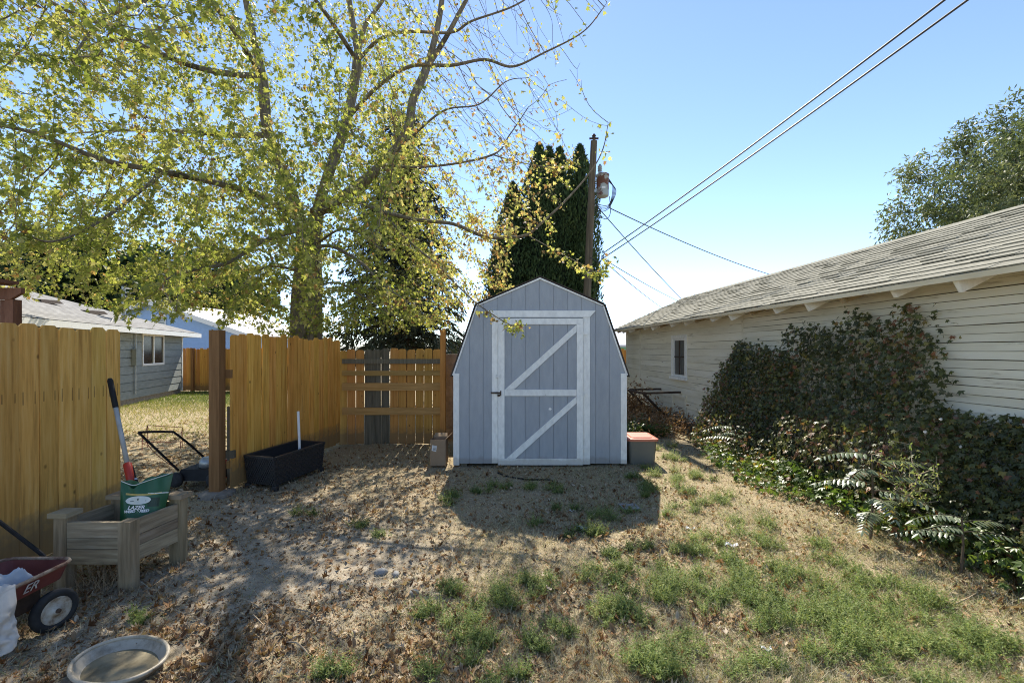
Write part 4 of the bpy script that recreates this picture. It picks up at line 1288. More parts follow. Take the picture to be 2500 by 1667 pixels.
def round_tree(name, label, base, top, crown, n_att, mtl, leaf_n, size, templ, seed, bark='bark', lean=None, group=None, step=.3, dens_noise=.25, tip=.3, trunk_r=.2, bare=0):
    """crown: list of ellipsoids (cx,cy,cz,rx,ry,rz)"""
    rng = np.random.default_rng(seed)
    S = Skel(); b = np.array(base, float); c0 = np.array(crown[0][:3])
    mid = b * .45 + c0 * .55; mid[2] = b[2] + (c0[2] - b[2]) * .5
    S.limb([b, b + (mid - b) * .5 + rng.normal(size=3) * .05, mid, c0], trunk_r, trunk_r * .35, step=step)
    att = []
    for e in crown:
        k = int(n_att * e[3] * e[4] * e[5] / sum(q[3] * q[4] * q[5] for q in crown)) + 5
        while k > 0:
            p = rng.uniform(-1, 1, 3)
            if (p ** 2).sum() > 1: continue
            q = np.array(e[:3]) + p * np.array(e[3:])
            if vnoise(q[0] * .8 + seed, q[1] * .8 + q[2] * .9, seed) < dens_noise: k -= .25; continue
            att.append(q); k -= 1
    nodes, par = colonize(S.n, S.p, att, step, 60, step * 1.3, 70, trop=(0, 0, .05), wob=.15, seed=seed)
    r, ch, seq = skeleton_radii(len(nodes), par, .008 * step / .3, 2.3, np.array(S.r), trunk_r)
    T = Thing(name, label, 'tree', base, group)
    n2, p2, r2, c2 = nodes, par, r, ch
    o = T.part('trunk', branch_mesh(nodes, par, r, ch, 'trunk', .010), M[bark]); o.location = tuple(-T.loc)
    thin = np.where(r < .035)[0]
    idx = rng.choice(thin, leaf_n)
    pos = nodes[idx] + rdir(leaf_n, rng) * (rng.random(leaf_n) ** .6 * step * 1.35)[:, None]
    out = (pos - c0) / np.max(crown[0][3:])
    cl = fbm(pos[:, 0] * .8, pos[:, 1] * .8 + pos[:, 2] * .9, seed + 5)
    t = np.clip(.5 + (cl - .5) * 1.1 + rng.normal(size=leaf_n) * .15, 0, 1)
    sz = rng.uniform(size[0], size[1], leaf_n)
    V, F, TT = leaf_cloud(pos, out, tip, sz, t, templ, rng)
    o = T.part('crown', np_mesh('crown', V, F, TT), M[mtl]); o.location = tuple(-T.loc); o['kind'] = 'stuff'
    return T


lance = [lance_template(.32, .2, .2), lance_template(.26, .1, .4)]
mpl = [maple_template(.25, .2), maple_template(.5, .4)]
lance_wide = [lance_template(.7, .3, .3)]
# tree behind the garage
c = P(2420, 470, 12.6)
round_tree('garage_tree', 'grey green leafy tree rising behind the garage roof', (12.9, 12.6, 0), 8.5,
           [(c[0] + .6, 12.6, c[2] - .4, 2.9, 2.4, 2.8), (c[0] - 1.45, 12.4, c[2] - 1.0, 1.45, 1.5, 1.5), (c[0] + 1.3, 12.6, c[2] + 1.3, 1.6, 1.5, 1.4)],
           1900, 'olive_tree', 56000, (.09, .17), [quad_template(.34, .25), quad_template(.28, .4)], 31, step=.26, tip=.5, dens_noise=.22)
# dark trees behind the houses on the left
for k, (u, v, Y, rx, rz, lab) in enumerate(((40, 700, 33, 3.4, 3.4, 'dark tree above the grey house roof at the left edge'),
                                         (205, 690, 30, 4.2, 3.6, 'broad dark tree rising behind the grey hip roof'),
                                         (460, 690, 44, 6.0, 4.0, 'dark green tree behind the blue house gable'),
                                         (560, 735, 60, 5.5, 4.2, 'far dark tree right of the blue house roof'))):
    p = P(u, v, Y)
    round_tree('background_tree', lab, (p[0], Y, 0), 0, [(p[0], Y, p[2], rx, rx * .8, rz), (p[0] - rx * .5, Y, p[2] - 1.2, rx * .7, rx * .6, rz * .6)], 420, 'dark_tree', 5000, (.35, .62), lance_wide, 51 + k, bark='bark_dark', group='dark trees behind the houses', step=.6, trunk_r=.3)


def far_trees():
    for k, (u, w, h) in enumerate(((1072, 2.2, 4.2), (1102, 3.2, 5.6), (1116, 3.0, 5.2), (1128, 2.4, 4.6))):
        x = (u - CX) / FPX * 160
        lab = ['lone distant bushy tree left of the tall fence post', 'distant tree leftmost of the trio beside the shed roof', 'distant tree in the middle of the trio beside the shed roof', 'distant tree of the trio nearest the shed roof'][k]
        round_tree('distant_tree', lab, (x, 160, 0), 0, [(x, 160, h * .5, w * .62, w * .6, h * .46)], 60, 'far_tree', 900, (.5, .9), mpl, 90 + k, group='distant trees on the horizon', step=.7, trunk_r=.2)


far_trees()


def spruce():
    rng = np.random.default_rng(8)
    bx = (985 - CX) / FPX * 13.5; by = 13.5
    T = Thing('spruce_tree', 'dark spruce with drooping branches behind the maple', 'tree', (bx, by, 0))
    Hh = 8.8
    b = MB(); b.tube([(bx, by, 0), (bx + .03, by, Hh * .5), (bx, by, Hh)], [.2, .12, .015], 8); T.part('trunk', b, M['bark_dark'], smooth=True)
    bb = MB(); pos = []; tips = []
    z = 1.75
    while z < Hh - .2:
        f = (Hh - z) / (Hh - 1.75)
        nb = 7 if f > .2 else 5
        a0 = rng.random() * 6.28
        for k in range(nb):
            a = a0 + 6.283 * k / nb + rng.normal() * .15
            L = (.25 + 2.0 * f ** .85) * rng.uniform(.75, 1.12)
            pts = []
            for s in np.linspace(0, 1, 6):
                rr = L * s; dz = .10 * L * s - .55 * L * s * s * f ** .4 + .10 * L * s ** 4
                pts.append((bx + math.cos(a) * rr, by + math.sin(a) * rr, z + dz))
            bb.tube(pts, np.linspace(.03 * f + .008, .004, 6), 4, cap=False)
            pts = np.array(pts)
            n = int(26 * L) + 8
            s = rng.random(n) ** .75 * 5
            i = np.minimum(s.astype(int), 4); fr = (s - i)[:, None]
            q = pts[i] * (1 - fr) + pts[i + 1] * fr
            dirv = pts[i + 1] - pts[i]; dirv /= np.linalg.norm(dirv, axis=1)[:, None]
            pos.append(q + rng.normal(size=(n, 3)) * .03)
            sd_ = np.stack([-math.sin(a) * np.ones(n), math.cos(a) * np.ones(n), np.zeros(n)], 1) * rng.choice([-1, 1], n)[:, None]
            tips.append(dirv * .8 + sd_ * rng.uniform(.2, 1.0, n)[:, None] + np.array([0, 0, -.55]))
        z += rng.uniform(.20, .30)
    T.part('branches', bb, M['bark_dark'], kind='stuff')
    pos = np.concatenate(pos); tips = np.concatenate(tips); n = len(pos)
    pos = np.repeat(pos, 3, 0) + rng.normal(size=(n * 3, 3)) * .05; tips = np.repeat(tips, 3, 0) + rng.normal(size=(n * 3, 3)) * .4
    R = frames(tips, rdir(n * 3, rng))
    tv, tf = quad_template(.20, .15)
    V, F, TT = scatter(tv, tf, pos, R, rng.uniform(.14, .30, n * 3), rng.random(n * 3))
    o = T.part('crown', np_mesh('crown', V, F, TT), M['spruce']); o.location = tuple(-T.loc); o['kind'] = 'stuff'


spruce()


def arborvitae():
    rng = np.random.default_rng(12)
    Y = 16.5
    specs = [(1316, 356, .80, 'arborvitae with the leftmost of the tall spires behind the shed'), (1341, 364, .50, 'slim arborvitae second from left among the tall spires'), (1366, 366, .60, 'arborvitae third from left among the tall spires'),
             (1416, 360, .70, 'tall arborvitae just left of the utility pole'), (1252, 452, .72, 'shorter arborvitae at the left end of the row'), (1434, 560, .52, 'low arborvitae to the right of the utility pole'), (1218, 590, .52, 'lowest arborvitae at the far left behind the shed roof')]
    tv, tf = quad_template(.30, .12)
    for k, (u, v, rad, lab) in enumerate(specs):
        yy = Y + [0, .5, -.1, .1, .0, -.3, -.4][k]
        p = P(u, v, yy); Hh = p[2]; x0 = p[0] - (.12 if k == 5 else 0)
        T = Thing('arborvitae', lab, 'tree', (x0, yy, 0), 'row of arborvitae behind the shed')
        b = MB(); b.tube([(x0, yy, 0), (x0, yy, Hh * .9)], [.12, .02], 6); T.part('trunk', b, M['bark_dark'])
        n = int(2300 * Hh * rad)
        z = rng.random(n) ** .92 * Hh
        a = rng.random(n) * 6.283
        zr = z / Hh
        pr = np.minimum(rad * (.86 + .14 * np.sin(zr * 3.1)), .02 + .36 * (Hh - z) ** .9)
        lump = .80 + .38 * vnoise(a * 2.2 + k * 9, z * 1.5, 71 + k)
        lump *= .9 + .2 * vnoise(a * 6, z * 4, 75 + k)
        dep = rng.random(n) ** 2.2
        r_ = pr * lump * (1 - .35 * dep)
        pos = np.stack([x0 + np.cos(a) * r_, yy + np.sin(a) * r_, z], 1)
        out = np.stack([np.cos(a), np.sin(a), np.zeros(n)], 1)
        tip = out * .45 + np.array([0, 0, 1.]) + rng.normal(size=(n, 3)) * .35
        R = frames(tip, out + rng.normal(size=(n, 3)) * .7)
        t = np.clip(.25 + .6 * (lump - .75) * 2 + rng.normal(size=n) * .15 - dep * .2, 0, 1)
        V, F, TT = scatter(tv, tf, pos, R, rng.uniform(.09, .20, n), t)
        # added solid core, near-black colour stands for inner shade and stops see-through
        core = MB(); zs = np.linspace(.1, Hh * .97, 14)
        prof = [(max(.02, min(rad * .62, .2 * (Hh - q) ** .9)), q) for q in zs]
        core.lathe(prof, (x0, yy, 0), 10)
        T.part('dark_core', core, plain('arborvitae_core_shade', (.012, .02, .009), rough=1, var=.3))
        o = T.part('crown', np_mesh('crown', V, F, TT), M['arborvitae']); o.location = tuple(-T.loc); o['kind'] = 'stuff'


arborvitae()

# ---------------------------------------------------------------- utility pole and wires
def pole():
    Y = 14.0
    bp = np.array([2.16, Y, 0]); tp = P(1450, 345, Y)
    T = Thing('utility_pole', 'leaning wooden utility pole with transformer behind the shed', 'utility pole', bp)
    b = MB(); b.tube([bp, bp * .5 + tp * .5, tp], [.13, .115, .10], 12); T.part('pole', b, M['pole'], smooth=False)
    b = MB(); b.tube([tp, tp + (0, 0, .1)], .04, 8); b.tube([tp + (-.14, 0, .08), tp + (.14, 0, .08)], .03, 6); b.lathe([(.02, 0), (.06, .02), (.05, .08), (.07, .1), (.03, .16)], tp + (0, 0, .06), 8); T.part('insulator', b, M['rust_steel'])
    c = P(1471, 481, Y - .05)
    b = MB(); b.lathe([(.16, 0), (.185, .02), (.19, .06), (.19, .62), (.205, .63), (.205, .67), (.15, .71), (.06, .73)], c, 18); tr = T.part('transformer', b, M['transformer'], smooth=True)
    b = MB(); b.lathe([(.055, .72), (.05, .78), (.075, .80), (.05, .83), (.075, .86), (.05, .89), (.07, .92), (.03, 1.0)], c + (-.08, 0, 0), 10); T.part('bushing', b, M['steel'], tr)
    for z in (.18, .5):
        b = MB(); b.beam(c + (-.17, 0, z), c + (-.36, 0, z), .05, .07); T.part('bracket', b, M['steel'], tr)
    b = MB(); b.span(c + (-.06, -.197, .2), c + (.05, -.19, .26)); T.part('plate', b, M['white_paint'], tr)
    rng = np.random.default_rng(3)
    for k in range(4):
        s = c + (.19, -.02, .55 - .03 * k); e = P(1450, 497 + 6 * k, Y - .13)
        q = [s, s + (.12 + .03 * k, 0, -.25), c + (.24 + .02 * k, -.05, -.15), c + (.08, -.1, -.30 - .05 * k), e]
        b = MB(); b.tube(smooth_path(q, .08), .011, 5); T.part('jumper_cable', b, M['wire'])
    b = MB(); b.tube(smooth_path([P(1452, 520, Y - .13), P(1478, 535, Y - .2), P(1490, 520, Y - .2), P(1488, 480, Y - .2)], .08), .011, 5); T.part('jumper_cable', b, M['wire'])
    b = MB(); b.tube(smooth_path([P(1440, 628, Y - .13), P(1462, 640, Y - .2), P(1470, 628, Y - .2), P(1476, 618, Y - .2), P(1470, 634, Y - .2), P(1458, 645, Y - .2)], .06), .011, 5); T.part('jumper_cable', b, M['wire'])

    def wire(name, a, e, sag, label, r=.013, n=30):
        a = np.array(a); e = np.array(e)
        t = np.linspace(0, 1, n)[:, None]
        pts = a * (1 - t) + e * t; pts[:, 2] -= (4 * sag * t * (1 - t))[:, 0]
        b = MB(); b.tube(pts, r, 5); single(name, b, M['wire'], label, 'cable', tuple(a))
    def through(a, q, k):  # straight on past a second surveyed point
        return a + (q - a) * k
    a = P(1474, 617, 13.9); wire('power_line', a, through(a, P(2278, 0, 5.4), 1.5), .12, 'upper of the two heavy wires crossing the sky to the right', .015)
    a = P(1470, 632, 13.9); wire('power_line', a, through(a, P(2333, 0, 5.4), 1.5), .12, 'lower of the two heavy wires crossing the sky to the right', .015)
    a = P(1488, 508, 13.9); wire('service_wire', a, P(1965, 693, 24), .25, 'long wire dropping from the transformer to behind the garage ridge', .016)
    a = P(1456, 502, 13.9); wire('service_wire', a, P(1720, 782, 26), .15, 'steep wire from the transformer meeting the garage roof corner', .016)
    a = P(1470, 630, 13.9); wire('service_wire', a, P(1700, 752, 30), .15, 'upper thin wire from the lower pole knob towards the garage', .013)
    a = P(1470, 634, 13.9); wire('service_wire', a, P(1660, 778, 30), .15, 'lowest thin wire running from the pole down behind the garage eave', .013)


pole()

# ================================================================ GARDEN THINGS
def arbor():
    T = Thing('garden_arbor', 'top of a red brown garden arbor above the left fence', 'arbor', (-5.6, 5.0, 0))
    Y = 5.0
    def bar(nm, u0, v0, u1, v1, w, h, y=Y): 
        b = MB(); b.beam(P(u0, v0, y), P(u1, v1, y), w, h); T.part(nm, b, M['arbor'])
    b = MB(); p = P(33, 780, Y); b.span((p[0] - .045, Y - .045, 0), (p[0] + .045, Y + .045, 2.215)); T.part('post', b, M['arbor'])
    b = MB(); p = P(14, 780, Y); b.span((p[0] - .04, Y - .02, 0), (p[0] + .035, Y + .02, 2.212)); T.part('post', b, M['arbor'])
    e = P(66, 712, Y)
    b = MB(); b.prism([(e[0], Y - .06, e[2] - .02), (e[0], Y - .06, e[2] + .035), (e[0] - 1.6, Y - .06, e[2] + .035), (e[0] - 1.6, Y - .06, e[2] - .09), (e[0] - .12, Y - .06, e[2] - .09)], (0, .04, 0)); T.part('beam', b, M['arbor'])
    e = P(54, 695, Y)
    b = MB(); b.prism([(e[0], Y - .25, e[2] - .005), (e[0], Y - .25, e[2] + .03), (e[0] - 1.5, Y - .25, e[2] + .04), (e[0] - 1.5, Y - .25, e[2] - .012), (e[0] - .1, Y - .25, e[2] - .012)], (0, .22, 0)); T.part('slat', b, M['arbor'])
    for k in range(3):
        b = MB(); x = P(12, 740, Y)[0] - .2 + .0 * k; b.beam((x - .28 + .12 * k, Y, 1.7), (x + .1 + .05 * k, Y, 2.08 - .12 * k), .02, .03); T.part('lattice', b, M['arbor'])
        b = MB(); b.beam((x - .2 + .1 * k, Y + .02, 2.08), (x + .15, Y + .02, 1.75 + .1 * k), .02, .03); T.part('lattice', b, M['arbor'])


arbor()


def planter():
    T = Thing('planter_box', 'raised wooden planter box on four legs in front of the left fence', 'planter', (-2.93, 3.4, 0))
    pa = {'nr': np.array([-2.72, 3.23]), 'fr': np.array([-2.66, 3.63]), 'nl': np.array([-3.17, 3.23]), 'fl': np.array([-3.12, 3.63])}
    z = {k: gzf(*p) for k, p in pa.items()}
    w = .085
    for k, p in pa.items():
        h = .455 if k == 'nr' else .485
        b = MB(); b.span((p[0] - w / 2, p[1] - w / 2, -.05), (p[0] + w / 2, p[1] + w / 2, h)); T.part('leg', b, M['planter_leg'])
        if k != 'nr':
            b = MB(); b.box((p[0], p[1], .505), (.135, .125, .034)); T.part('cap', b, M['planter'])
    def side(a, c, nrm, z0s):
        a = pa[a]; c = pa[c]; d = c - a; L = np.linalg.norm(d); d /= L
        A = a + d * (w / 2 + .002); C = c - d * (w / 2 + .002)
        for z0, z1 in z0s:
            b = MB(); off = np.array(nrm) * .022
            b.beam((A[0] + off[0], A[1] + off[1], (z0 + z1) / 2), (C[0] + off[0], C[1] + off[1], (z0 + z1) / 2), .026, z1 - z0); T.part('plank', b, M['planter'])
    rows = [(.158, .262), (.266, .338), (.342, .452)]
    side('nl', 'nr', (0, -1), rows); side('nr', 'fr', (1, 0), rows); side('fl', 'fr', (0, 1), rows); side('nl', 'fl', (-1, 0), rows)
    b = MB(); b.span((-3.13, 3.27, .165), (-2.70, 3.59, .27)); T.part('soil', b, M['soil'])
    b = MB(); b.span((-3.15, 3.29, .14), (-2.70, 3.58, .158)); T.part('floor', b, M['planter'])


planter()


def bag():
    loc = np.array([-2.80, 3.45, .425])
    T = Thing('fertilizer_bag', 'open green bag of weed and feed standing in the planter box', 'bag', loc)
    # front faces the camera side
    nrm = np.array([.42, -.88, .20]); nrm /= np.linalg.norm(nrm)
    up = np.array([-.02, .22, .97]); up -= nrm * (up @ nrm); up /= np.linalg.norm(up)
    rt = np.cross(up, nrm); rt /= np.linalg.norm(rt)
    R = np.stack([rt, up, nrm], 1)
    nx, ny = 18, 16
    def hw(s): return .125 + .035 * s
    def pt(i, j, side):
        a = -1 + 2 * i / nx; s = j / ny
        x = hw(s) * a
        th = .055 * (1 - a * a) ** .7 * (1.0 - .75 * s) + .004
        topz = .335 + .020 * a + (-.035 * math.exp(-((a + .45) / .22) ** 2) if side > 0 else .0) + .018 * math.sin(a * 5 + side) + .03 * max(0, a)
        y = s * topz
        y -= .0
        wr = .006 * math.sin(9 * a + 5 * s) * (.3 + s)
        return loc + R @ np.array([x, y - .09, side * th + wr])
    V = []; F = []
    for side in (1, -1):
        base = len(V)
        for j in range(ny + 1):
            for i in range(nx + 1): V.append(pt(i, j, side))
        for j in range(ny):
            for i in range(nx):
                q = [base + j * (nx + 1) + i, base + j * (nx + 1) + i + 1, base + (j + 1) * (nx + 1) + i + 1, base + (j + 1) * (nx + 1) + i]
                F.append(tuple(q if side > 0 else q[::-1]))
    b = MB(); b.add(V, F); body = T.part('bag_body', b, M['bag'], smooth=True)
    def fp(x, y, h=.0):  # on the front face
        s = y / .335; a = x / hw(s)
        th = .055 * max(0, (1 - a * a)) ** .7 * (1 - .75 * s) + .004 + .006 * math.sin(9 * a + 5 * s) * (.3 + s)
        return loc + R @ np.array([x, y - .09, th + .003 + h])
    def patch(name, x0, x1, y0, y1, m, n=10, h=0., curve=0):
        V = []; F = []
        for i in range(n + 1):
            x = x0 + (x1 - x0) * i / n; cv = curve * (2 * i / n - 1) ** 2
            V += [fp(x, y0 + cv, h), fp(x, y1 + cv, h)]
        for i in range(n): F.append((2 * i, 2 * i + 2, 2 * i + 3, 2 * i + 1))
        b = MB(); b.add(V, F); return T.part(name, b, M[m], body)
    patch('print_band', -.115, .105, .222, .235, 'bag_gold', curve=.010)
    patch('print_line', .02, .145, .232, .239, 'bag_pale')
    patch('print_panel', .03, .10, .14, .205, 'bag_dark', n=6)
    V = []; F = []
    for q in range(21):
        t_ = -1 + 2 * q / 20; hgt = .030 * math.sqrt(max(0, 1 - t_ * t_)) + .0005
        for w_ in (-1, -.33, .33, 1): V.append(fp(-.03 + .078 * t_, .19 + hgt * w_, .004))
    for q in range(20):
        for w_ in range(3): F.append((q * 4 + w_, q * 4 + 4 + w_, q * 4 + 5 + w_, q * 4 + 1 + w_))
    b = MB(); b.add(V, F); T.part('logo_oval', b, M['bag_pale'], body)
    V = [fp(-.03 + q[0], .193 + q[1], .0065) for q in ((-.008, .014), (-.002, .006), (.004, .014), (.002, -.004), (-.003, -.004))]
    b = MB(); b.add(V, [(0, 1, 2, 3, 4)]); T.part('logo_mark', b, M['bag_dark'], body)
    V = [fp(-.03 + x, .182 + y, .0065) for x, y in ((-.05, 0), (.05, .001), (.05, .005), (-.05, .004))]
    b = MB(); b.add(V, [(0, 1, 2, 3)]); T.part('logo_line', b, M['bag_dark'], body)

    def word(s, size, x, y, shear=.2):
        # bend the word over the bag
        cu = bpy.data.curves.new('lettering', 'FONT'); cu.body = s; cu.size = size; cu.align_x = 'CENTER'; cu.align_y = 'CENTER'; cu.shear = shear; cu.offset = .0012
        tmp = bpy.data.objects.new('tmp', cu); me = bpy.data.meshes.new_from_object(tmp); bpy.data.objects.remove(tmp)
        for v in me.vertices:
            v.co = Vector(fp(x + v.co.x, y + v.co.y, .004) - loc)
        me.name = 'lettering'; T.part('lettering', me, M['letter'], body)
    word('LAZER', .036, -.035, .138); word('WEED & FEED', .0245, -.03, .112)
    b = MB(); b.tube(smooth_path([fp(-hw(1) * .98, .335 * .99), fp(-.08, .30), fp(-.03, .315), fp(.05, .345), fp(.12, .37), fp(.155, .385)], .02), .003, 4); T.part('torn_edge', b, M['bag_pale'], body)


bag()


def tools():
    a = P(268, 924, 3.85); c = np.array([-2.93, 3.58, .30])
    T = Thing('long_handled_tool', 'long pale handled tool with black grip leaning on the fence end', 'garden tool', c)
    d = (c - a); L = np.linalg.norm(d); d /= L
    b = MB(); b.tube([a, a + d * .02, a + d * .26, a + d * .27], [.014, .021, .021, .016], 10); T.part('grip', b, M['black'], smooth=True)
    b = MB(); b.tube([a + d * .262, a + d * (L - .48)], .0175, 10); T.part('shaft', b, M['grip_shaft'], smooth=True)
    b = MB(); b.tube([a + d * (L - .50), a + d * (L - .49), a + d * (L - .30), a + d * (L - .29)], [.019, .030, .027, .02], 10); T.part('red_sleeve', b, M['red'], smooth=True)
    b = MB(); b.tube([a + d * (L - .30), c], .016, 8); T.part('ferrule', b, M['steel'], smooth=True)
    a = P(319, 1136, 3.72); c = np.array([-2.86, 3.56, .32])
    T = Thing('short_handled_tool', 'short black handled tool standing in the bag beside the red sleeve', 'garden tool', c)
    d = (c - a); L = np.linalg.norm(d); d /= L
    b = MB(); b.tube([a, a + d * .02, a + d * .10, a + d * .18, a + d * .20], [.010, .018, .015, .02, .014], 9); T.part('handle', b, M['black'], smooth=True)
    b = MB(); b.tube([a + d * .125, a + d * .14], .022, 9); T.part('ring', b, M['steel'])
    b = MB(); b.tube([a + d * .2, c], .010, 7); T.part('shaft', b, M['steel'])


tools()


def wagon():
    # long side faces +x, front end (handle) is the far end
    x1, x0 = -2.76, -3.20; yF, yB = 2.88, 2.0; zt, zb = .345, .25
    T = Thing('pull_wagon', 'old red pull wagon with cloths in it at the left edge', 'wagon', (-2.98, 2.45, 0))
    def ring(x0, x1, y0, y1, r, n=6):
        pts = []
        for cx_, cy_, a0 in ((x1 - r, y1 - r, 0), (x0 + r, y1 - r, 90), (x0 + r, y0 + r, 180), (x1 - r, y0 + r, 270)):
            for k in range(n + 1):
                a = math.radians(a0 + 90 * k / n); pts.append((cx_ + r * math.cos(a), cy_ + r * math.sin(a)))
        return pts
    top = ring(x0, x1, yB, yF, .07); bot = ring(x0 + .03, x1 - .03, yB + .03, yF - .03, .06)
    ti = ring(x0 + .006, x1 - .006, yB + .006, yF - .006, .066); bi = ring(x0 + .035, x1 - .035, yB + .035, yF - .035, .056)
    n = len(top)
    V = [(x, y, zt) for x, y in top] + [(x, y, zb) for x, y in bot] + [(x, y, zt) for x, y in ti] + [(x, y, zb + .006) for x, y in bi]
    F = []
    for i in range(n):
        j = (i + 1) % n
        F += [(i, n + i, n + j, j), (2 * n + i, 2 * n + j, 3 * n + j, 3 * n + i), (i, j, 2 * n + j, 2 * n + i)]
    F += [tuple(n + i for i in range(n)), tuple(3 * n + i for i in range(n - 1, -1, -1))]
    b = MB(); b.add(V, F); bed = T.part('bed', b, M['wagon'], smooth=False)
    b = MB(); pts = [(x, y, zt) for x, y in top]; pts.append(pts[0]); b.tube(pts, .011, 7, cap=False); T.part('rolled_rim', b, M['wagon_rim'], bed, smooth=True)
    R = np.array([[0, .27, .963], [1, 0, 0], [0, .963, -.27]])  # lettering plane on the long side
    R = np.stack([np.array([0, 1., 0]), np.array([.285, 0, .958]) , np.cross(np.array([0, 1., 0]), np.array([.285, 0, .958]))], 1)
    T.text('lettering', 'ER', .075, (x1 - .006, 2.615, .298), R, M['faded_letter'], bed, ext=.001, font_shear=.3)
    T.text('lettering', 'FLY', .088, (x1 - .008, 2.41, .308), R, M['letter'], bed, ext=.001, font_shear=.25) if False else None
    b = MB(); b.span((x1 - .12, yB + .1, .12), (x1 - .10, yF - .12, .252)); b.span((x0 + .10, yB + .1, .12), (x0 + .12, yF - .12, .252)); T.part('undercarriage', b, M['rust_steel'])
    for (wx, wy, ya) in ((x1 + .005, 2.74, -.25), (x0 - .005, 2.74, -.25), (x1 + .005, 2.14, 0), (x0 - .005, 2.14, 0)):
        c = np.array([wx, wy, .122 + gzf(wx, wy)])
        s = 1 if wx > -2.98 else -1
        ax = np.array([math.cos(ya) * s, math.sin(ya) * s, 0]); e2 = np.array([0, 0, 1.]); e1 = np.cross(e2, ax)
        RR = np.stack([e1, e2, ax], 1)
        b = MB(); b.lathe([(.078, -.022), (.10, -.024), (.117, -.016), (.122, 0), (.117, .016), (.10, .024), (.078, .020), (.078, -.020)], c, 28, R=RR, cap=False); ty = T.part('wheel', b, M['rubber'], smooth=True)
        b = MB(); b.lathe([(.08, .012), (.078, .021), (.066, .017), (.05, .012), (.03, .018), (.018, .03), (0, .032)], c, 24, R=RR); T.part('rim', b, M['hub'], ty, smooth=True)
        b = MB(); b.lathe([(.014, .028), (.012, .042), (0, .044)], c, 10, R=RR); T.part('hub_cap', b, M['rust_steel'], ty)
    b = MB(); b.tube([(x0 + .02, 2.74, .12), (x1 - .02, 2.74, .12)], .009, 6); b.tube([(x0 + .02, 2.14, .12), (x1 - .02, 2.14, .12)], .009, 6); T.part('axle', b, M['rust_steel'])
    a = np.array([-2.93, 2.91, .20]); m = P(-25, 1255, 2.98)
    b = MB(); b.tube([a, a + (-.0, .03, .03), P(102, 1352, 2.93), m], .0125, 8); h = T.part('handle', b, M['black'])
    b = MB(); e = m + (m - a) * .35; b.tube([m, e], .0125, 8); b.tube([e + (-.05, 0, .02), e + (.05, 0, -.02)], .012, 8); T.part('handle_grip', b, M['black'], h)

    # cloths: one heaped inside, one hung over the side
    def sheet(fn, nu, nv):
        V = [fn(i / nu, j / nv) for j in range(nv + 1) for i in range(nu + 1)]
        F = [(j * (nu + 1) + i, j * (nu + 1) + i + 1, (j + 1) * (nu + 1) + i + 1, (j + 1) * (nu + 1) + i) for j in range(nv) for i in range(nu)]
        b = MB(); b.add(V, F); return b
    def folds(x, y, sd_):
        a = float(fbm(x * 9, y * 9, sd_)); c = float(fbm(x * 5 + 7, y * 5, sd_ + 3))
        return abs(2 * a - 1) * .9 + abs(2 * c - 1) * 1.1      # creased ridges
    def heap(u, v):
        x = -3.17 + .38 * u; y = 2.05 + .66 * v
        e = min(u, 1 - u, v, 1 - v)
        z = .285 + min(1, e * 6) * (.055 + .13 * (1 - folds(x, y, 91)))
        return (x + .03 * (float(vnoise(y * 12, x * 9, 97)) - .5), y, max(z, .262))
    o = single('blue_cloth', sheet(heap, 60, 90), M['cloth_blue'], 'crumpled faded blue cloth heaped in the red wagon', 'cloth', (-2.98, 2.35, .3), smooth=True)
    def drape(u, v):
        s = v * .47
        y = 2.08 + .445 * u - .05 * v * u + .012 * math.sin(v * 9)
        f = folds(y * 1.2, s * 1.0, 103)
        if s < .17:
            x = -2.90 + s; z = .352 + .05 * (1 - f) + .012 * math.sin(y * 31 + s * 15)
        else:
            q = s - .17
            bend = min(1, q / .05)
            x = -2.738 + .02 * bend + .035 * q + .045 * (.5 - f) * min(1, q * 6) + .012 * math.sin(y * 26 + 3 * math.sin(q * 9)) * min(1, q * 8); z = .362 - .012 * bend - q * .93 + .03 * (1 - bend) * (1 - f) - .03 * math.sin(u * 2.4)
        return (x, y, z)
    o = single('white_cloth', sheet(drape, 70, 80), M['cloth_white'], 'dirty white cloth hanging over the side of the red wagon', 'cloth', (-2.75, 2.36, .3), smooth=True)
    md = o.modifiers.new('thickness', 'SOLIDIFY'); md.thickness = .004


wagon()


def dish():
    loc = (-2.065, 2.40, gzf(-2.065, 2.40) + .004)
    T = Thing('plastic_dish', 'shallow oval tan plastic dish on the ground by the bottom left', 'dish', loc)
    z = loc[2]
    a, bb = .254, .184
    prof = [(0.0001, 0), (.72, 0), (.80, .004), (.93, .050), (.95, .058), (.95, .054), (.90, .047), (.79, .016), (.75, .011), (0.0001, .011)]
    b = MB(); b.lathe([(r * a, q) for r, q in prof], loc, 48, 1, bb / a, -.34, cap=False)
    T.part('basin', b, M['dish'], smooth=True)
    pts = [np.array([loc[0] + .968 * a * math.cos(t) * math.cos(-.34) - .968 * bb * math.sin(t) * math.sin(-.34), loc[1] + .968 * a * math.cos(t) * math.sin(-.34) + .968 * bb * math.sin(t) * math.cos(-.34), loc[2] + .058]) for t in np.linspace(0, 2 * math.pi, 49)]
    b = MB(); b.tube(pts, .0105, 8, cap=False); T.part('rim', b, M['dish'], smooth=True)
    b = MB(); b.lathe([(.775 * a, .0135), (.4 * a, .0155), (.0001, .0165)], loc, 40, 1, bb / a, -.34, cap=False); T.part('dried_mud', b, M['dish_dirt'], smooth=True)


dish()


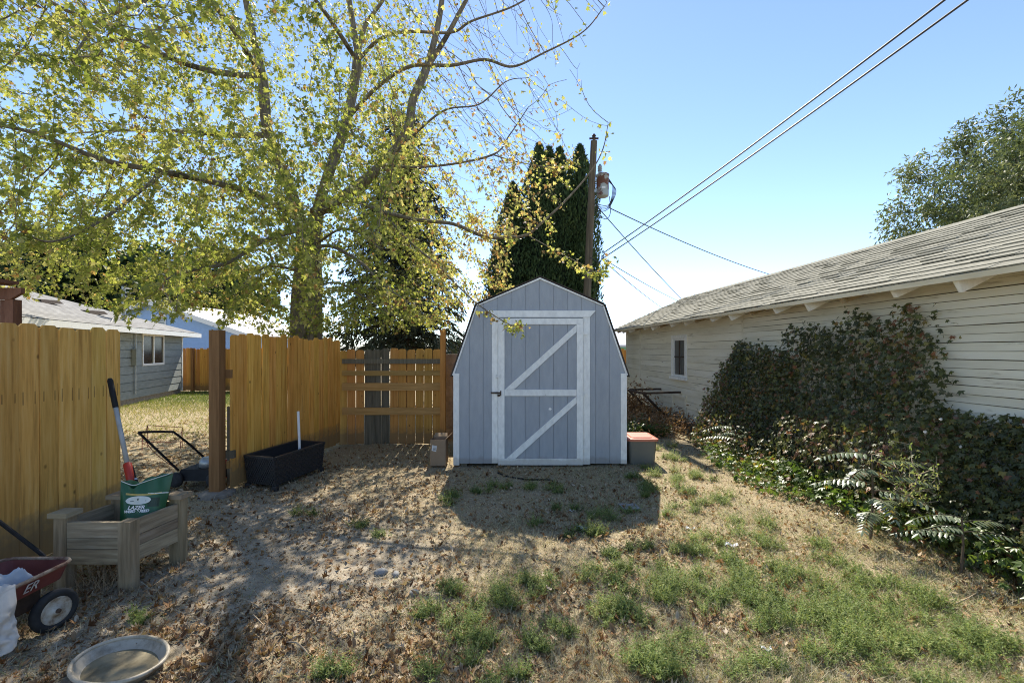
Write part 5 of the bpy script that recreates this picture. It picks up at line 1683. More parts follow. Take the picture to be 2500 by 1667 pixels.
def trough():
    A, B_, C, D = [np.array(q) for q in ((-3.27, 5.56), (-2.835, 5.42), (-2.62, 6.36), (-3.06, 6.50))]
    cen = (A + B_ + C + D) / 4
    T = Thing('planter_trough', 'black woven resin trough against the golden fence panel', 'planter', (cen[0], cen[1], 0))
    z0, z1 = .035, .365
    def sc(p, k): return cen + (p - cen) * k
    lo = [sc(p, .93) for p in (A, B_, C, D)]; hi = [sc(p, 1.0) for p in (A, B_, C, D)]; hin = [sc(p, .945) for p in (A, B_, C, D)]; lin = [sc(p, .88) for p in (A, B_, C, D)]
    V = [(*p, z0) for p in lo] + [(*p, z1) for p in hi] + [(*p, z1) for p in hin] + [(*p, z0 + .10) for p in lin]
    F = [(3, 2, 1, 0), (12, 13, 14, 15)]
    for i in range(4):
        j = (i + 1) % 4
        F += [(i, j, 4 + j, 4 + i), (4 + i, 4 + j, 8 + j, 8 + i), (8 + i, 8 + j, 12 + j, 12 + i)]
    b = MB(); b.add(V, F); body = T.part('body', b, M['resin'])
    # rim and woven strands
    b = MB()
    for i in range(4):
        p, q = sc((A, B_, C, D)[i], .985), sc((A, B_, C, D)[(i + 1) % 4], .985); b.beam((*p, z1 + .008), (*q, z1 + .008), .045, .02)
    T.part('rim', b, M['resin'])
    b = MB()
    for i in range(4):
        p0, q0 = lo[i], lo[(i + 1) % 4]; p1, q1 = hi[i], hi[(i + 1) % 4]
        for r in range(12):
            s = (r + .5) / 12
            p = p0 + (p1 - p0) * s; q = q0 + (q1 - q0) * s; z = z0 + (z1 - z0) * s
            n = 26; e = (q - p) / n; nn = np.array([e[1], -e[0]]); nn /= np.linalg.norm(nn)
            for k in range(n):
                if (k + r) % 2: continue
                c = p + e * (k + .5) + nn * .004
                ang = math.atan2(e[1], e[0]); RR = np.array([[math.cos(ang), -math.sin(ang), 0], [math.sin(ang), math.cos(ang), 0], [0, 0, 1]])
                b.box((*c, z), (np.linalg.norm(e) * .96, .008, .020), RR)
    o = T.part('weave', b, M['resin']); o['kind'] = 'stuff'
    for p in lo:
        b = MB(); q = sc(p, .97); b.span((q[0] - .03, q[1] - .03, -.03), (q[0] + .03, q[1] + .03, z0 - .001)); T.part('foot', b, M['resin'])
    b = MB(); b.tube([P(733, 1103, 6.02) + (0, 0, -.22), P(728, 1004, 5.98)], .0165, 12)
    single('pvc_pipe', b, M['pvc'], 'white plastic pipe standing upright in the black trough', 'pipe', tuple(P(733, 1103, 6.02)))


trough()


def mower():
    T = Thing('lawn_mower', 'black push mower behind the gate post with its handle out', 'lawn mower', (-3.95, 5.75, 0))
    c = np.array([-3.86, 5.76, .0])
    b = MB()
    b.add([c + q for q in (np.array([-.24, -.22, .07]), np.array([.26, -.22, .07]), np.array([.26, .22, .07]), np.array([-.24, .22, .07]), np.array([-.20, -.18, .20]), np.array([.22, -.18, .20]), np.array([.22, .18, .20]), np.array([-.20, .18, .20]))], [(0, 3, 2, 1), (4, 5, 6, 7), (0, 1, 5, 4), (1, 2, 6, 5), (2, 3, 7, 6), (3, 0, 4, 7)])
    T.part('deck', b, M['black'])
    b = MB(); b.lathe([(.12, .20), (.12, .27), (.09, .31), (.03, .32)], c + (.04, 0, 0), 14); T.part('engine', b, M['steel'], smooth=True)
    for q in ((-.22, -.24), (.24, -.24), (-.22, .24), (.24, .24)):
        RR = np.array([[1, 0, 0], [0, 0, -1 if q[1] < 0 else 1], [0, 1, 0]], float)
        b = MB(); b.lathe([(.0, -.02), (.085, -.02), (.09, 0), (.085, .02), (.03, .025), (0, .025)], c + (q[0], q[1], .088), 18, R=RR); w = T.part('wheel', b, M['rubber'], smooth=True)
    l0 = c + (-.22, -.19, .19); r0 = c + (-.10, .20, .19)
    lt = P(338, 1055, 5.25); rt = P(424, 1054, 5.55)
    b = MB(); b.tube(smooth_path([l0, l0 * .5 + lt * .5, lt], .1), .0135, 7); b.tube(smooth_path([lt, lt * .5 + rt * .5 + (0, 0, .004), rt], .1), .0145, 7); b.tube(smooth_path([rt, rt * .55 + r0 * .45 + (0, 0, .015), r0], .1), .0135, 7); h = T.part('handle', b, M['black'], smooth=True)
    b = MB(); b.tube(smooth_path([lt * .9 + l0 * .1, lt * .6 + l0 * .4 + (0, 0, -.06), l0], .08), .004, 5); T.part('control_cable', b, M['red_wire'], h)


mower()
# red wire frame on the grass
b = MB()
q = [P(361, 1038, 7.8), P(445, 1043, 7.9), P(441, 1078, 7.7), P(347, 1080, 7.6)]
b.tube(q + [q[0]], .006, 5)
b.tube([P(347, 1060, 7.6), P(347, 1080, 7.6)], .006, 5); b.tube([q[1], (q[1][0], q[1][1], 0)], .006, 5); b.tube([q[0], (q[0][0], q[0][1], 0)], .006, 5); b.tube([q[2], (q[2][0], q[2][1], -.01)], .006, 5); b.tube([q[3], (q[3][0], q[3][1], -.01)], .006, 5)
single('wire_frame', b, M['red_wire'], 'thin red wire frame standing on the grass behind the mower', 'wire frame', (q[0][0], q[0][1], 0))
# red fuel can behind the panel end
T = Thing('fuel_can', 'small red fuel can half hidden behind the fence panel end', 'fuel can', (-3.60, 5.95, 0))
b = MB(); b.prism([(-3.72, 5.85, .02), (-3.52, 5.85, .02), (-3.52, 5.85, .22), (-3.56, 5.85, .26), (-3.68, 5.85, .26), (-3.72, 5.85, .22)], (0, .16, 0)); T.part('body', b, M['red'])
b = MB(); b.tube([(-3.60, 5.93, .25), (-3.58, 5.93, .31), (-3.55, 5.93, .35)], .018, 7); T.part('spout', b, M['pvc'])


def cardboard_box():
    x0, x1, y0, y1, h = -1.175, -.955, 6.54, 6.80, .375
    T = Thing('cardboard_box', 'open cardboard box with white label beside the shed corner', 'box', (-1.06, 6.67, 0))
    t = .006
    for nm, lo, hi in (('panel', (x0, y0, 0), (x1, y0 + t, h)), ('panel', (x0, y1 - t, 0), (x1, y1, h)), ('panel', (x0, y0 + t, 0), (x0 + t, y1 - t, h)), ('panel', (x1 - t, y0 + t, 0), (x1, y1 - t, h)), ('bottom', (x0 + t, y0 + t, .0), (x1 - t, y1 - t, t))):
        b = MB(); b.span(lo, hi); T.part(nm, b, M['cardboard'])
    b = MB(); b.prism([(x1 - .001, y0 + .02, h), (x1 - .001, y1 - .02, h), (x1 + .09, y1 - .03, h + .09), (x1 + .09, y0 + .03, h + .09)], (.004, 0, .005)); T.part('flap', b, M['cardboard'])
    b = MB(); b.prism([(x0 + .01, y1 - .004, h), (x1 - .01, y1 - .004, h), (x1 - .02, y1 + .06, h + .04), (x0 + .02, y1 + .06, h + .04)], (0, .003, .005)); T.part('flap', b, M['cardboard'])
    b = MB(); b.prism([(x0 + .02, y0 - .001, .22), (x0 + .085, y0 - .001, .205), (x0 + .095, y0 - .001, .285), (x0 + .03, y0 - .001, .30)], (0, -.001, 0)); lb = T.part('label', b, M['paper'])
    for k in range(4):
        z = .288 - k * .018
        b = MB(); b.span((x0 + .038, y0 - .0035, z - .012), (x0 + .038 + .04 + .008 * (k % 2), y0 - .0025, z - .006)); T.part('print_line', b, M['black'], lb)


cardboard_box()


def tote():
    T = Thing('storage_tote', 'grey storage tote with faded red lid beside the shed', 'tote', (1.93, 6.9, 0))
    def rr(cx, cy, hx, hy, r, z, n=5):
        pts = []
        for sx, sy, a0 in ((1, 1, 0), (-1, 1, 90), (-1, -1, 180), (1, -1, 270)):
            for k in range(n + 1):
                a = math.radians(a0 + 90 * k / n); pts.append((cx + sx * (hx - r) + r * math.cos(a), cy + sy * (hy - r) + r * math.sin(a), z))
        return pts
    def loft(rings):
        b = MB(); n = len(rings[0]); V = [p for r in rings for p in r]
        F = [(i * n + k, i * n + (k + 1) % n, (i + 1) * n + (k + 1) % n, (i + 1) * n + k) for i in range(len(rings) - 1) for k in range(n)]
        F += [tuple(range(n - 1, -1, -1)), tuple((len(rings) - 1) * n + k for k in range(n))]
        b.add(V, F); return b
    cx, cy = 1.925, 6.94
    T.part('body', loft([rr(cx, cy, .185, .235, .04, -.02), rr(cx, cy, .205, .26, .045, .30), rr(cx, cy, .205, .26, .045, .315), rr(cx, cy, .218, .272, .05, .318), rr(cx, cy, .218, .272, .05, .338)]), M['tote_grey'])
    T.part('lid', loft([rr(cx, cy, .228, .284, .055, .325), rr(cx, cy, .230, .286, .055, .358), rr(cx, cy, .205, .262, .05, .366), rr(cx, cy, .20, .255, .05, .360), rr(cx, cy, .16, .21, .04, .362), rr(cx, cy, .15, .20, .04, .374)]), M['tote_lid'])
    for x in (cx - .1, cx + .1):
        b = MB(); b.prism([(x - .03, cy - .232, .02), (x + .03, cy - .232, .02), (x + .035, cy - .262, .28), (x - .035, cy - .262, .28)], (0, .02, 0)); T.part('rib', b, M['tote_grey'])


tote()


def metal_stand():
    T = Thing('metal_stand', 'rusty angle iron stand leaning by the garage wall', 'metal frame', (3.4, 11.1, 0))
    a = P(1534, 952, 10.9); a2 = P(1546, 951, 11.5); c = P(1637, 949, 11.3); d = P(1670, 957, 10.2); e = P(1570, 960, 10.0)
    for p, q in ((a, a2), (a2, c), (c, d), (d, e), (e, a)):
        b = MB(); b.beam(p, q, .035, .045); T.part('rail', b, M['rust_steel'])
    for p, q in ((a, P(1607, 1021, 11.0)), (e, P(1630, 1021, 10.6))):
        b = MB(); b.beam(p, q, .035, .045); T.part('leg', b, M['rust_steel'])
    for p in (c, d):
        b = MB(); b.beam(p, (p[0], p[1], 0), .03, .035); T.part('leg', b, M['steel'])
    k = P(1688, 965, 10.1)
    b = MB(); b.tube(smooth_path([d, d + (.10, 0, .05), k, k + (-.02, 0, -.12), k + (-.14, 0, -.10)], .04), .014, 6); T.part('chain', b, M['rust_steel'])


metal_stand()

# ================================================================ PLANTS ALONG THE GARAGE
def palm5(fold=.2, curl=.25):
    """virginia creeper leaf: five leaflets"""
    VV, FF = [], []; base = 0
    for a, L in ((-1.5, .62), (-.75, .85), (0, 1.0), (.75, .85), (1.5, .62)):
        tv, tf = lance_template(.42, fold, curl)
        tv = np.array([(0, 0, 0), (.21, .52, -.5 * fold * .42 - curl * .1), (0, 1, -curl), (-.21, .52, -.5 * fold * .42 - curl * .1)]); tf = np.array([(0, 1, 2), (0, 2, 3)])
        c, s = math.cos(a), math.sin(a)
        q = tv * L * .6
        V = np.column_stack([q[:, 0] * c + q[:, 1] * s, -q[:, 0] * s + q[:, 1] * c, q[:, 2]])
        VV.append(V); FF.append(tf + base); base += len(V)
    return np.concatenate(VV), np.concatenate(FF)


def vine():
    rng = np.random.default_rng(17)
    ys = np.array([-1, 2.0, 3.0, 3.6, 4.18, 4.24, 4.45, 4.7, 5.0, 5.35, 5.9, 6.6, 7.2, 7.8, 8.1, 8.35, 8.5])
    zs = np.array([.8, .9, .98, 1.05, 1.15, 1.7, 2.10, 2.13, 2.02, 1.96, 1.90, 1.82, 1.70, 1.55, 1.36, .8, .3])
    T = Thing('climbing_vine', 'dark creeper with reddening leaves climbing the garage wall', 'vine', (4.0, 6.0, 0))
    n = 20500
    t = 2.0 + 6.5 * rng.random(n)
    ztop = np.interp(t + rng.normal(size=n) * .10, ys, zs) * (1 - .10 * rng.random(n) ** 3) + (vnoise(t * 3.1, t * 0, 44) - .5) * .35 + (vnoise(t * 9, t * 0, 47) - .5) * .14
    fr = rng.random(n) ** .85
    z = ztop * fr
    bulge = .09 + .42 * (1 - fr) ** 1.2 + .26 * vnoise(t * 1.4, z * 1.6, 48)
    o = .02 + bulge * rng.random(n) ** .45
    # gaps where wall and dead stems show
    gap = fbm(t * 1.2 + 5, z * 1.5, 52)
    keep = ~((gap < .30) & (rng.random(n) < .4))
    t, z, o, fr = t[keep], z[keep], o[keep], fr[keep]
    n = len(t)
    d = np.array([-.045, 1.]); d /= np.linalg.norm(d); nn = np.array([-d[1], d[0]])
    pos = np.stack([4.25 + d[0] * t + nn[0] * o, d[1] * t + nn[1] * o, np.maximum(z, .05)], 1)
    out = np.array([nn[0], nn[1], .35])
    tip = np.array([0, 0, -1.]) * .9 + out * .5 + rng.normal(size=(n, 3)) * .5
    nrm = out + rng.normal(size=(n, 3)) * .5 + np.array([0, 0, .3])
    R = frames(tip, nrm)
    cl = fbm(t * 1.1, z * 1.6, 58)
    lit = sstep(7.2, 8.1, t)  # far end tinted yellower, sunlight put into the leaf colour
    tt = np.clip(.30 + (cl - .5) * .9 + rng.normal(size=n) * .13 + .28 * lit * rng.random(n) + np.where(rng.random(n) < .20 + .15 * sstep(1.2, 1.9, z), .45, 0), 0, 1)
    sz = rng.uniform(.042, .098, n)
    tv, tf = palm5()
    V, F, TT = scatter(tv, tf, pos, R, sz, tt)
    o_ = T.part('foliage', np_mesh('foliage', V, F, TT), M['creeper']); o_.location = tuple(-T.loc); o_['kind'] = 'stuff'
    # stems on the wall
    b = MB()
    for k in range(130):
        t0 = rng.uniform(4.5, 7.8); zt = float(np.interp(t0, ys, zs)) * rng.uniform(.4, .85)
        pts = []
        tcur = t0 + rng.normal() * .3
        for s in np.linspace(0, 1, 8):
            tcur = max(4.6, tcur + rng.normal() * .08)
            oo = .04 + .25 * (1 - s) * rng.random()
            pts.append((4.25 + d[0] * tcur + nn[0] * oo, d[1] * tcur + nn[1] * oo, zt * s))
        b.tube(pts, np.linspace(.007, .002, 8), 4, cap=False)
    T.part('stems', b, M['stem'], kind='stuff')
    # creeper running over the ground at its foot
    n = 5200
    t = 1.6 + 6.6 * rng.random(n)
    wdt = np.interp(t, [1.6, 3, 4.1, 5.2, 6.3, 7.2, 8.2], [.70, .80, .92, 1.05, 1.20, 1.05, .6]) + (vnoise(t * 2.3, t * 0, 66) - .5) * .3
    o = wdt * (1 - (1 - rng.random(n)) ** .6 * .8)
    hgt = .28 * (1 - (o / 1.35) ** 2) * (.5 + vnoise(t * 2.2, o * 3, 67)) + .03
    z = np.maximum(.02, hgt * rng.random(n) ** .5)
    pos = np.stack([4.25 + d[0] * t + nn[0] * o, d[1] * t + nn[1] * o, z], 1); pos[:, 2] += gz(pos[:, 0], pos[:, 1])
    tip = rng.normal(size=(n, 3)) * .8 + np.array([nn[0] * .5, nn[1] * .5, -.35])
    R = frames(tip, np.array([-.25, 0, 1.]) + rng.normal(size=(n, 3)) * .38)
    tt = np.clip(.42 + (fbm(t * 1.7, o * 2, 68) - .5) * .9 + rng.normal(size=n) * .16 + np.where(rng.random(n) < .09, .4, 0), 0, 1)
    V, F, TT = scatter(tv, tf, pos, R, rng.uniform(.06, .125, n), tt)
    me = np_mesh('ground_creeper', V, F, TT)
    o_ = link('ground_creeper', me, M['creeper_ground']); tag(o_, 'low sunlit creeper leaves spilling onto the ground along the garage', 'ground cover', kind='stuff')


vine()


def ailanthus():
    rng = np.random.default_rng(23)
    plants = [('feathery green sapling at the near corner of the climbing vine', G(1790, 1120), .50, 6, .46, 1), ('largest feathery sapling with silvery fronds in front of the vine', G(2125, 1315), .74, 10, .52, 2), ('feathery sapling at the right edge among low creeper', G(2345, 1400), .42, 5, .40, 3)]
    tv, tf = lance_template(.30, .18, .18)
    for lab, p, h, nf, fl, sd_ in plants:
        p = np.array([p[0], p[1], gzf(p[0], p[1])])
        T = Thing('feathery_sapling', lab, 'sapling', p, 'feathery saplings by the garage')
        top = p + (.03, .02, h)
        b = MB(); b.tube([p - (0, 0, .03), p * .5 + top * .5 + (.015, 0, 0), top], [.012, .009, .005], 6); T.part('stem', b, M['stem'])
        for k in range(nf):
            a = {0: math.pi, 1: 0.05, 2: math.pi * 1.12, 3: -.5, 4: math.pi * .86, 5: -1.1, 6: -2.0, 7: .5, 8: math.pi * 1.25, 9: .9}[k] + rng.normal() * .12
            z0 = h * (1.0 - .085 * k)
            L = fl * rng.uniform(.8, 1.1)
            s = p + (.03, .02, z0)
            pts = []
            for q in np.linspace(0, 1, 9):
                pts.append(s + np.array([math.cos(a) * L * q, math.sin(a) * L * q * .8, .28 * L * q - .36 * L * q * q]))
            pts = np.array(pts)
            b = MB(); b.tube(pts, np.linspace(.0045, .0015, 9), 4, cap=False); ra = T.part('frond', b, M['stem'])
            m = 11
            P_, TP, NR, SZ = [], [], [], []
            for i in range(m):
                q = .14 + .86 * i / (m - 1)
                f = q * 8; i0 = min(int(f), 7); c = pts[i0] * (1 - (f - i0)) + pts[i0 + 1] * (f - i0)
                dv = pts[i0 + 1] - pts[i0]; dv /= np.linalg.norm(dv)
                sdv = np.cross(dv, (0, 0, 1)); sdv /= np.linalg.norm(sdv) + 1e-9
                for sg in (-1, 1):
                    P_.append(c); TP.append(dv * .45 + sdv * sg + np.array([0, 0, -.28])); NR.append(np.array([0, 0, 1.]) + rng.normal(size=3) * .12 - sdv * sg * .15)
                    SZ.append(.125 * (1 - .45 * q) * rng.uniform(.85, 1.1) * (fl / .55))
            P_.append(pts[-1]); TP.append(dv); NR.append(np.array([0, 0, 1.])); SZ.append(.07)
            R = frames(np.array(TP), np.array(NR))
            V, F, TT = scatter(tv, tf, np.array(P_), R, np.array(SZ), rng.random(len(P_)))
            me = np_mesh('leaflets', V - T.loc, F, TT)
            T.part('leaflets', me, M['ailanthus'], ra)


ailanthus()


def flower_weed():
    rng = np.random.default_rng(29)
    p = np.array([3.45, 3.9, 0.])
    T = Thing('flowering_bindweed', 'pale twining weed with small white flowers against the dark vine', 'weed', p)
    b = MB(); pos = []
    for k in range(9):
        q = [p + (rng.normal() * .1, rng.normal() * .1, .35)]
        for s in range(9):
            q.append(q[-1] + (rng.normal() * .05 - .005, rng.normal() * .05, rng.uniform(-.01, .10)))
        b.tube(q, .003, 4, cap=False); pos += q
    T.part('stems', b, M['straw'] if False else M['stick'], kind='stuff')
    pos = np.repeat(np.array(pos), 4, 0); n = len(pos); pos = pos + rng.normal(size=(n, 3)) * .025
    tv, tf = lance_template(.4, .1, .1)
    V, F, TT = scatter(tv, tf, pos - T.loc, frames(rdir(n, rng), rdir(n, rng)), rng.uniform(.02, .045, n), .5 + .5 * rng.random(n))
    T.part('foliage', np_mesh('foliage', V, F, TT), M['weed'], kind='stuff')
    for (u, v) in ((2420, 1089), (2344, 1090), (2376, 1145), (2296, 1023), (2258, 1054)):
        c = P(u, v, 3.85)
        b = MB(); b.lathe([(.003, -.012), (.004, -.004), (.013, .004), (.014, .005), (.004, .0)], c, 10, R=np.array([[1, 0, 0], [0, 0, -1], [0, 1, 0]], float)); T.part('flower', b, M['paper'], smooth=True)


flower_weed()

# ================================================================ GROUND COVER
def in_box(x, y):
    """true where a standing thing leaves no room for litter"""
    m = (np.abs(x - .406) < 1.28) & (y > 6.58) & (y < 8.5)
    m |= (x > 4.25 - .045 * y - .03)
    m |= (np.abs(x + 2.065) < .24) & (np.abs(y - 2.40) < .19)
    m |= (x > -1.17) & (x < -.96) & (y > 6.54) & (y < 6.8)
    m |= (x > 1.72) & (x < 2.14) & (y > 6.68) & (y < 7.2)
    m |= (np.abs(x + 2.95) < .17) & (np.abs(y - 5.95) < .45)
    return m


def visible_xy(n, rng, y0=1.9, y1=9.5, pad=.4, near=1.6):
    """points on the yard, denser near the viewer's side"""
    u = rng.random(n)
    y = (y0 ** (1 - near) + u * (y1 ** (1 - near) - y0 ** (1 - near))) ** (1 / (1 - near)) if near != 1 else y0 * (y1 / y0) ** u
    x = (rng.random(n) * 2 - 1) * (y * 1.14 + pad)
    return x, y


def leaf_litter():
    rng = np.random.default_rng(41)
    x, y = visible_xy(260000, rng, 1.9, 9.6, .5, 1.9)
    n1 = fbm(x * 1.1 + 9, y * 1.1, 101); n2 = fbm(x * 3.2, y * 3.2, 105)
    dens = .10 + 1.1 * sstep(.46, .64, .6 * n1 + .4 * n2)
    left = sstep(1.8, -1.2, x)
    dens *= .62 + .38 * left
    dens += .9 * np.exp(-(((x + 1.9) / .9) ** 2 + ((y - 7.0) / 1.0) ** 2)) + .45 * np.exp(-(((x + 1.3) / .7) ** 2 + ((y - 5.2) / .6) ** 2)) + .6 * np.exp(-(((x + 1.0) / .55) ** 2 + ((y - 2.25) / .28) ** 2))
    dens += .5 * np.exp(-(((x + 4.6) / 1.0) ** 2 + ((y - 5.6) / 1.0) ** 2))
    dens *= 1 - .80 * bare(x, y)
    dens *= .55 + .45 * sstep(2.2, 4.2, y + 1.2 * sstep(-1.4, -.2, x))
    dens += .30 * sstep(3.2, 4.6, y) + .55 * np.exp(-(((x - .4) / 1.3) ** 2 + ((y - 6.3) / .35) ** 2)) + .3 * np.exp(-(((x + .1) / .9) ** 2 + ((y - 2.5) / .35) ** 2)) + .35 * np.exp(-(((x - .55) / .5) ** 2 + ((y - 3.25) / .3) ** 2))
    keep = (rng.random(len(x)) < dens * .30) & ~in_box(x, y)
    x, y = x[keep], y[keep]; n = len(x)
    pos = np.stack([x, y, gz(x, y) + .004 + .02 * rng.random(n) ** 2], 1)
    yaw = rng.random(n) * 6.283
    tip = np.stack([np.cos(yaw), np.sin(yaw), rng.normal(size=n) * .22], 1)
    nrm = np.stack([rng.normal(size=n) * .38, rng.normal(size=n) * .38, rng.choice([-1, 1], n)], 1)
    R = frames(tip, nrm)
    t = np.clip(.48 + rng.normal(size=n) * .28, 0, 1)
    size = .016 + .038 * rng.random(n) ** 1.5
    tpl = [maple_template(1.2, .9), maple_template(2.0, .4), maple_template(.6, 1.5), lance_template(.5, .8, .8)]
    V, F, TT = [], [], []; base = 0
    w = rng.integers(0, 4, n)
    for k, (tv, tf) in enumerate(tpl):
        s = w == k
        a, f, q = scatter(tv, tf, pos[s], R[s], size[s], t[s]); V.append(a); F.append(f + base); TT.append(q); base += len(a)
    o = link('leaf_litter', np_mesh('leaf_litter', np.concatenate(V), np.concatenate(F), np.concatenate(TT)), M['litter'])
    tag(o, 'dry brown maple leaves scattered over the yard', 'leaves', kind='stuff')
    print('litter', n)


leaf_litter()


def dry_grass():
    rng = np.random.default_rng(43)
    x, y = visible_xy(800000, rng, 1.9, 9.6, .4, 1.65)
    n1 = fbm(x * 1.0 + 4, y * 1.0 + 7, 111); n2 = fbm(x * 4, y * 4, 115)
    right = sstep(-1.2, .6, x)
    dens = (.28 + .72 * right) * (.30 + .9 * sstep(.36, .6, .5 * n1 + .5 * n2))
    dens *= 1 - .85 * bare(x, y)
    keep = (rng.random(len(x)) < dens * .66) & ~in_box(x, y)
    x, y = x[keep], y[keep]; n = len(x)
    pos = np.stack([x, y, gz(x, y) - .002], 1)
    yaw = rng.random(n) * 6.283
    lay = rng.random(n)
    tip = np.stack([np.cos(yaw), np.sin(yaw), .15 + 1.3 * lay ** 2.2], 1)
    nrm = np.stack([-np.sin(yaw) * .4 * rng.normal(size=n), np.cos(yaw) * .4 * rng.normal(size=n), np.ones(n)], 1)
    R = frames(tip, nrm)
    L = .025 + .085 * rng.random(n) ** 1.3; wdt = rng.uniform(.0025, .005, n)
    tv = np.array([(-.5, 0, 0), (.5, 0, .0), (0, 1, 0)]); tf = np.array([(0, 1, 2)])
    sc = np.stack([wdt, L, L], 1)
    t = np.clip(.45 + rng.normal(size=n) * .22 + np.where(rng.random(n) < .10 + .22 * sstep(.3, 1.6, x), .6, 0), 0, 1)
    V = np.einsum('nij,nkj->nki', R, tv[None] * sc[:, None, :]) + pos[:, None]
    F = np.arange(n * 3).reshape(n, 3)
    o = link('dry_grass', np_mesh('dry_grass', V.reshape(-1, 3), F, np.repeat(t, 3)), M['straw'])
    tag(o, 'short straw coloured dry grass over the yard', 'grass', kind='stuff')
    print('grass', n)


dry_grass()


def sprigs(name, label, cat, centres, rng, mtl, per, leaf, hrange, seed):
    """small weeds: stems with many little leaves. centres: (x, y, radius, weight)"""
    bx, by, hh = [], [], []
    for (cx_, cy_, rad, wt) in centres:
        k = int(per * wt)
        ns = max(2, int(6 * wt)); sa = rng.random(ns) * 6.283; sr = rad * rng.random(ns) ** .55; pick = rng.integers(0, ns, k)
        r_ = sr[pick]; spr = .30 * min(rad, .24)
        bx.append(cx_ + np.cos(sa[pick]) * r_ * 1.3 + rng.normal(size=k) * spr * .6); by.append(cy_ + np.sin(sa[pick]) * r_ * .85 + rng.normal(size=k) * spr * .45)
        hh.append(rng.uniform(*hrange, k) * rng.uniform(.55, 1.2, ns)[pick])
    bx = np.concatenate(bx); by = np.concatenate(by); hh = np.concatenate(hh)
    ok = ~in_box(bx, by); bx, by, hh = bx[ok], by[ok], hh[ok]
    n = len(bx)
    base = np.stack([bx, by, gz(bx, by)], 1)
    lean = np.stack([rng.normal(size=n) * .6, rng.normal(size=n) * .6, np.ones(n)], 1); lean /= np.linalg.norm(lean, axis=1)[:, None]
    m = 16
    s = np.tile(np.linspace(.12, 1.0, m), n)
    idx = np.repeat(np.arange(n), m)
    pos = base[idx] + lean[idx] * (hh[idx] * s)[:, None]
    a = rng.random(n * m) * 6.283
    tip = np.stack([np.cos(a), np.sin(a), rng.uniform(.1, .9, n * m)], 1)
    R = frames(tip, np.array([0, 0, 1.]) + rng.normal(size=(n * m, 3)) * .4)
    tv, tf = quad_template(.30, .15)
    sz = rng.uniform(leaf[0], leaf[1], n * m) * (1.25 - .6 * s)
    cl = np.repeat(np.clip(.42 + rng.normal(size=n) * .2 + .5 * (fbm(bx * 2, by * 2, 151) - .5), 0, 1), m)
    t = np.clip(cl + rng.normal(size=n * m) * .12, 0, 1)
    V, F, TT = scatter(tv, tf, pos, R, sz, t)
    # stems as slender blades
    V2 = np.stack([base + (-.0012, 0, 0), base + (.0012, 0, 0), base + lean * hh[:, None]], 1).reshape(-1, 3)
    F2 = np.arange(n * 3).reshape(n, 3) + len(V)
    o = link(name, np_mesh(name, np.concatenate([V, V2]), np.concatenate([F, F2]), np.concatenate([TT, np.repeat(.85 * np.ones(n), 3)])), M[mtl])
    tag(o, label, cat, kind='stuff')
    print(name, n)


def weeds():
    rng = np.random.default_rng(47)
    cs = []
    def add(u, v, rad, wt=1.0):
        p = G(u, v); cs.append((p[0], p[1], rad, wt))
    for u, v, r_, w in ((1600, 1420, .30, 2.0), (1700, 1450, .30, 1.8), (1560, 1480, .24, 1.5), (1900, 1430, .32, 1.8), (1980, 1490, .32, 2.0), (2080, 1540, .34, 2.0), (2200, 1560, .34, 1.4), (2120, 1620, .26, 1.6), (1850, 1500, .3, 1.6),
                        (1760, 1360, .22, 1.0), (1640, 1340, .20, .9), (1500, 1340, .14, .6), (1730, 1320, .13, .5), (1620, 1190, .32, 1.3), (1680, 1160, .35, 1.3), (1760, 1235, .22, .6), (1560, 1210, .10, .4), (1600, 1150, .3, .8),
                        (1240, 1440, .20, .9), (1160, 1440, .2, .9), (1120, 1490, .2, 1.0), (1320, 1420, .18, .6), (1080, 1550, .13, .5), (1200, 1580, .16, .6), (1640, 1620, .22, 1.1), (1600, 1640, .2, .9), (1180, 1640, .15, .6), (840, 1630, .12, .5), (1000, 1640, .1, .3),
                        (860, 1300, .25, .4), (780, 1250, .22, .3), (1130, 1215, .22, .7), (1180, 1195, .18, .5), (1340, 1185, .20, .5), (1440, 1260, .25, .7), (1380, 1240, .18, .4), (1290, 1270, .15, .3), (1420, 1300, .15, .5), (1480, 1305, .16, .6),
                        (2350, 1520, .3, 1.0), (2430, 1600, .3, 1.0), (2300, 1640, .3, 1.0), (1900, 1320, .25, .5), (2000, 1390, .25, .6), (1420, 1520, .14, .4), (1330, 1560, .12, .4), (345, 1510, .10, .3), (1590, 1090, .3, .8), (1650, 1235, .3, .5), (1710, 1205, .3, .5), (1790, 1270, .3, .5), (1870, 1300, .3, .5), (1560, 1260, .3, .4), (1640, 1110, .4, .8), (1980, 1340, .3, .5), (2100, 1400, .3, .6), (1500, 1400, .2, .5), (1540, 1160, .10, .5), (1300, 1190, .15, .5), (1230, 1180, .15, .5), (2060, 1450, .4, 1.2), (2180, 1480, .4, 1.2), (1780, 1580, .3, .8)):
        add(u, v, r_, w)
    sprigs('weed_patch', 'green feathery weeds growing in clumps across the yard', 'weeds', cs, rng, 'weed', 215, (.011, .028), (.05, .17), 1)
    # yellow-green broadleaf seedlings
    cs2 = []
    for u, v, r_ in ((1548, 1064, .20), (1562, 1060, .20), (1540, 1058, .18), (1575, 1050, .25), (1600, 1062, .2)):
        p = G(u, v); cs2.append((p[0], p[1], r_, 1.3))
    sprigs('broadleaf_weeds', 'yellow green leafy weeds between the tote and the garage', 'weeds', cs2, rng, 'creeper_ground', 34, (.05, .10), (.15, .42), 2)


weeds()


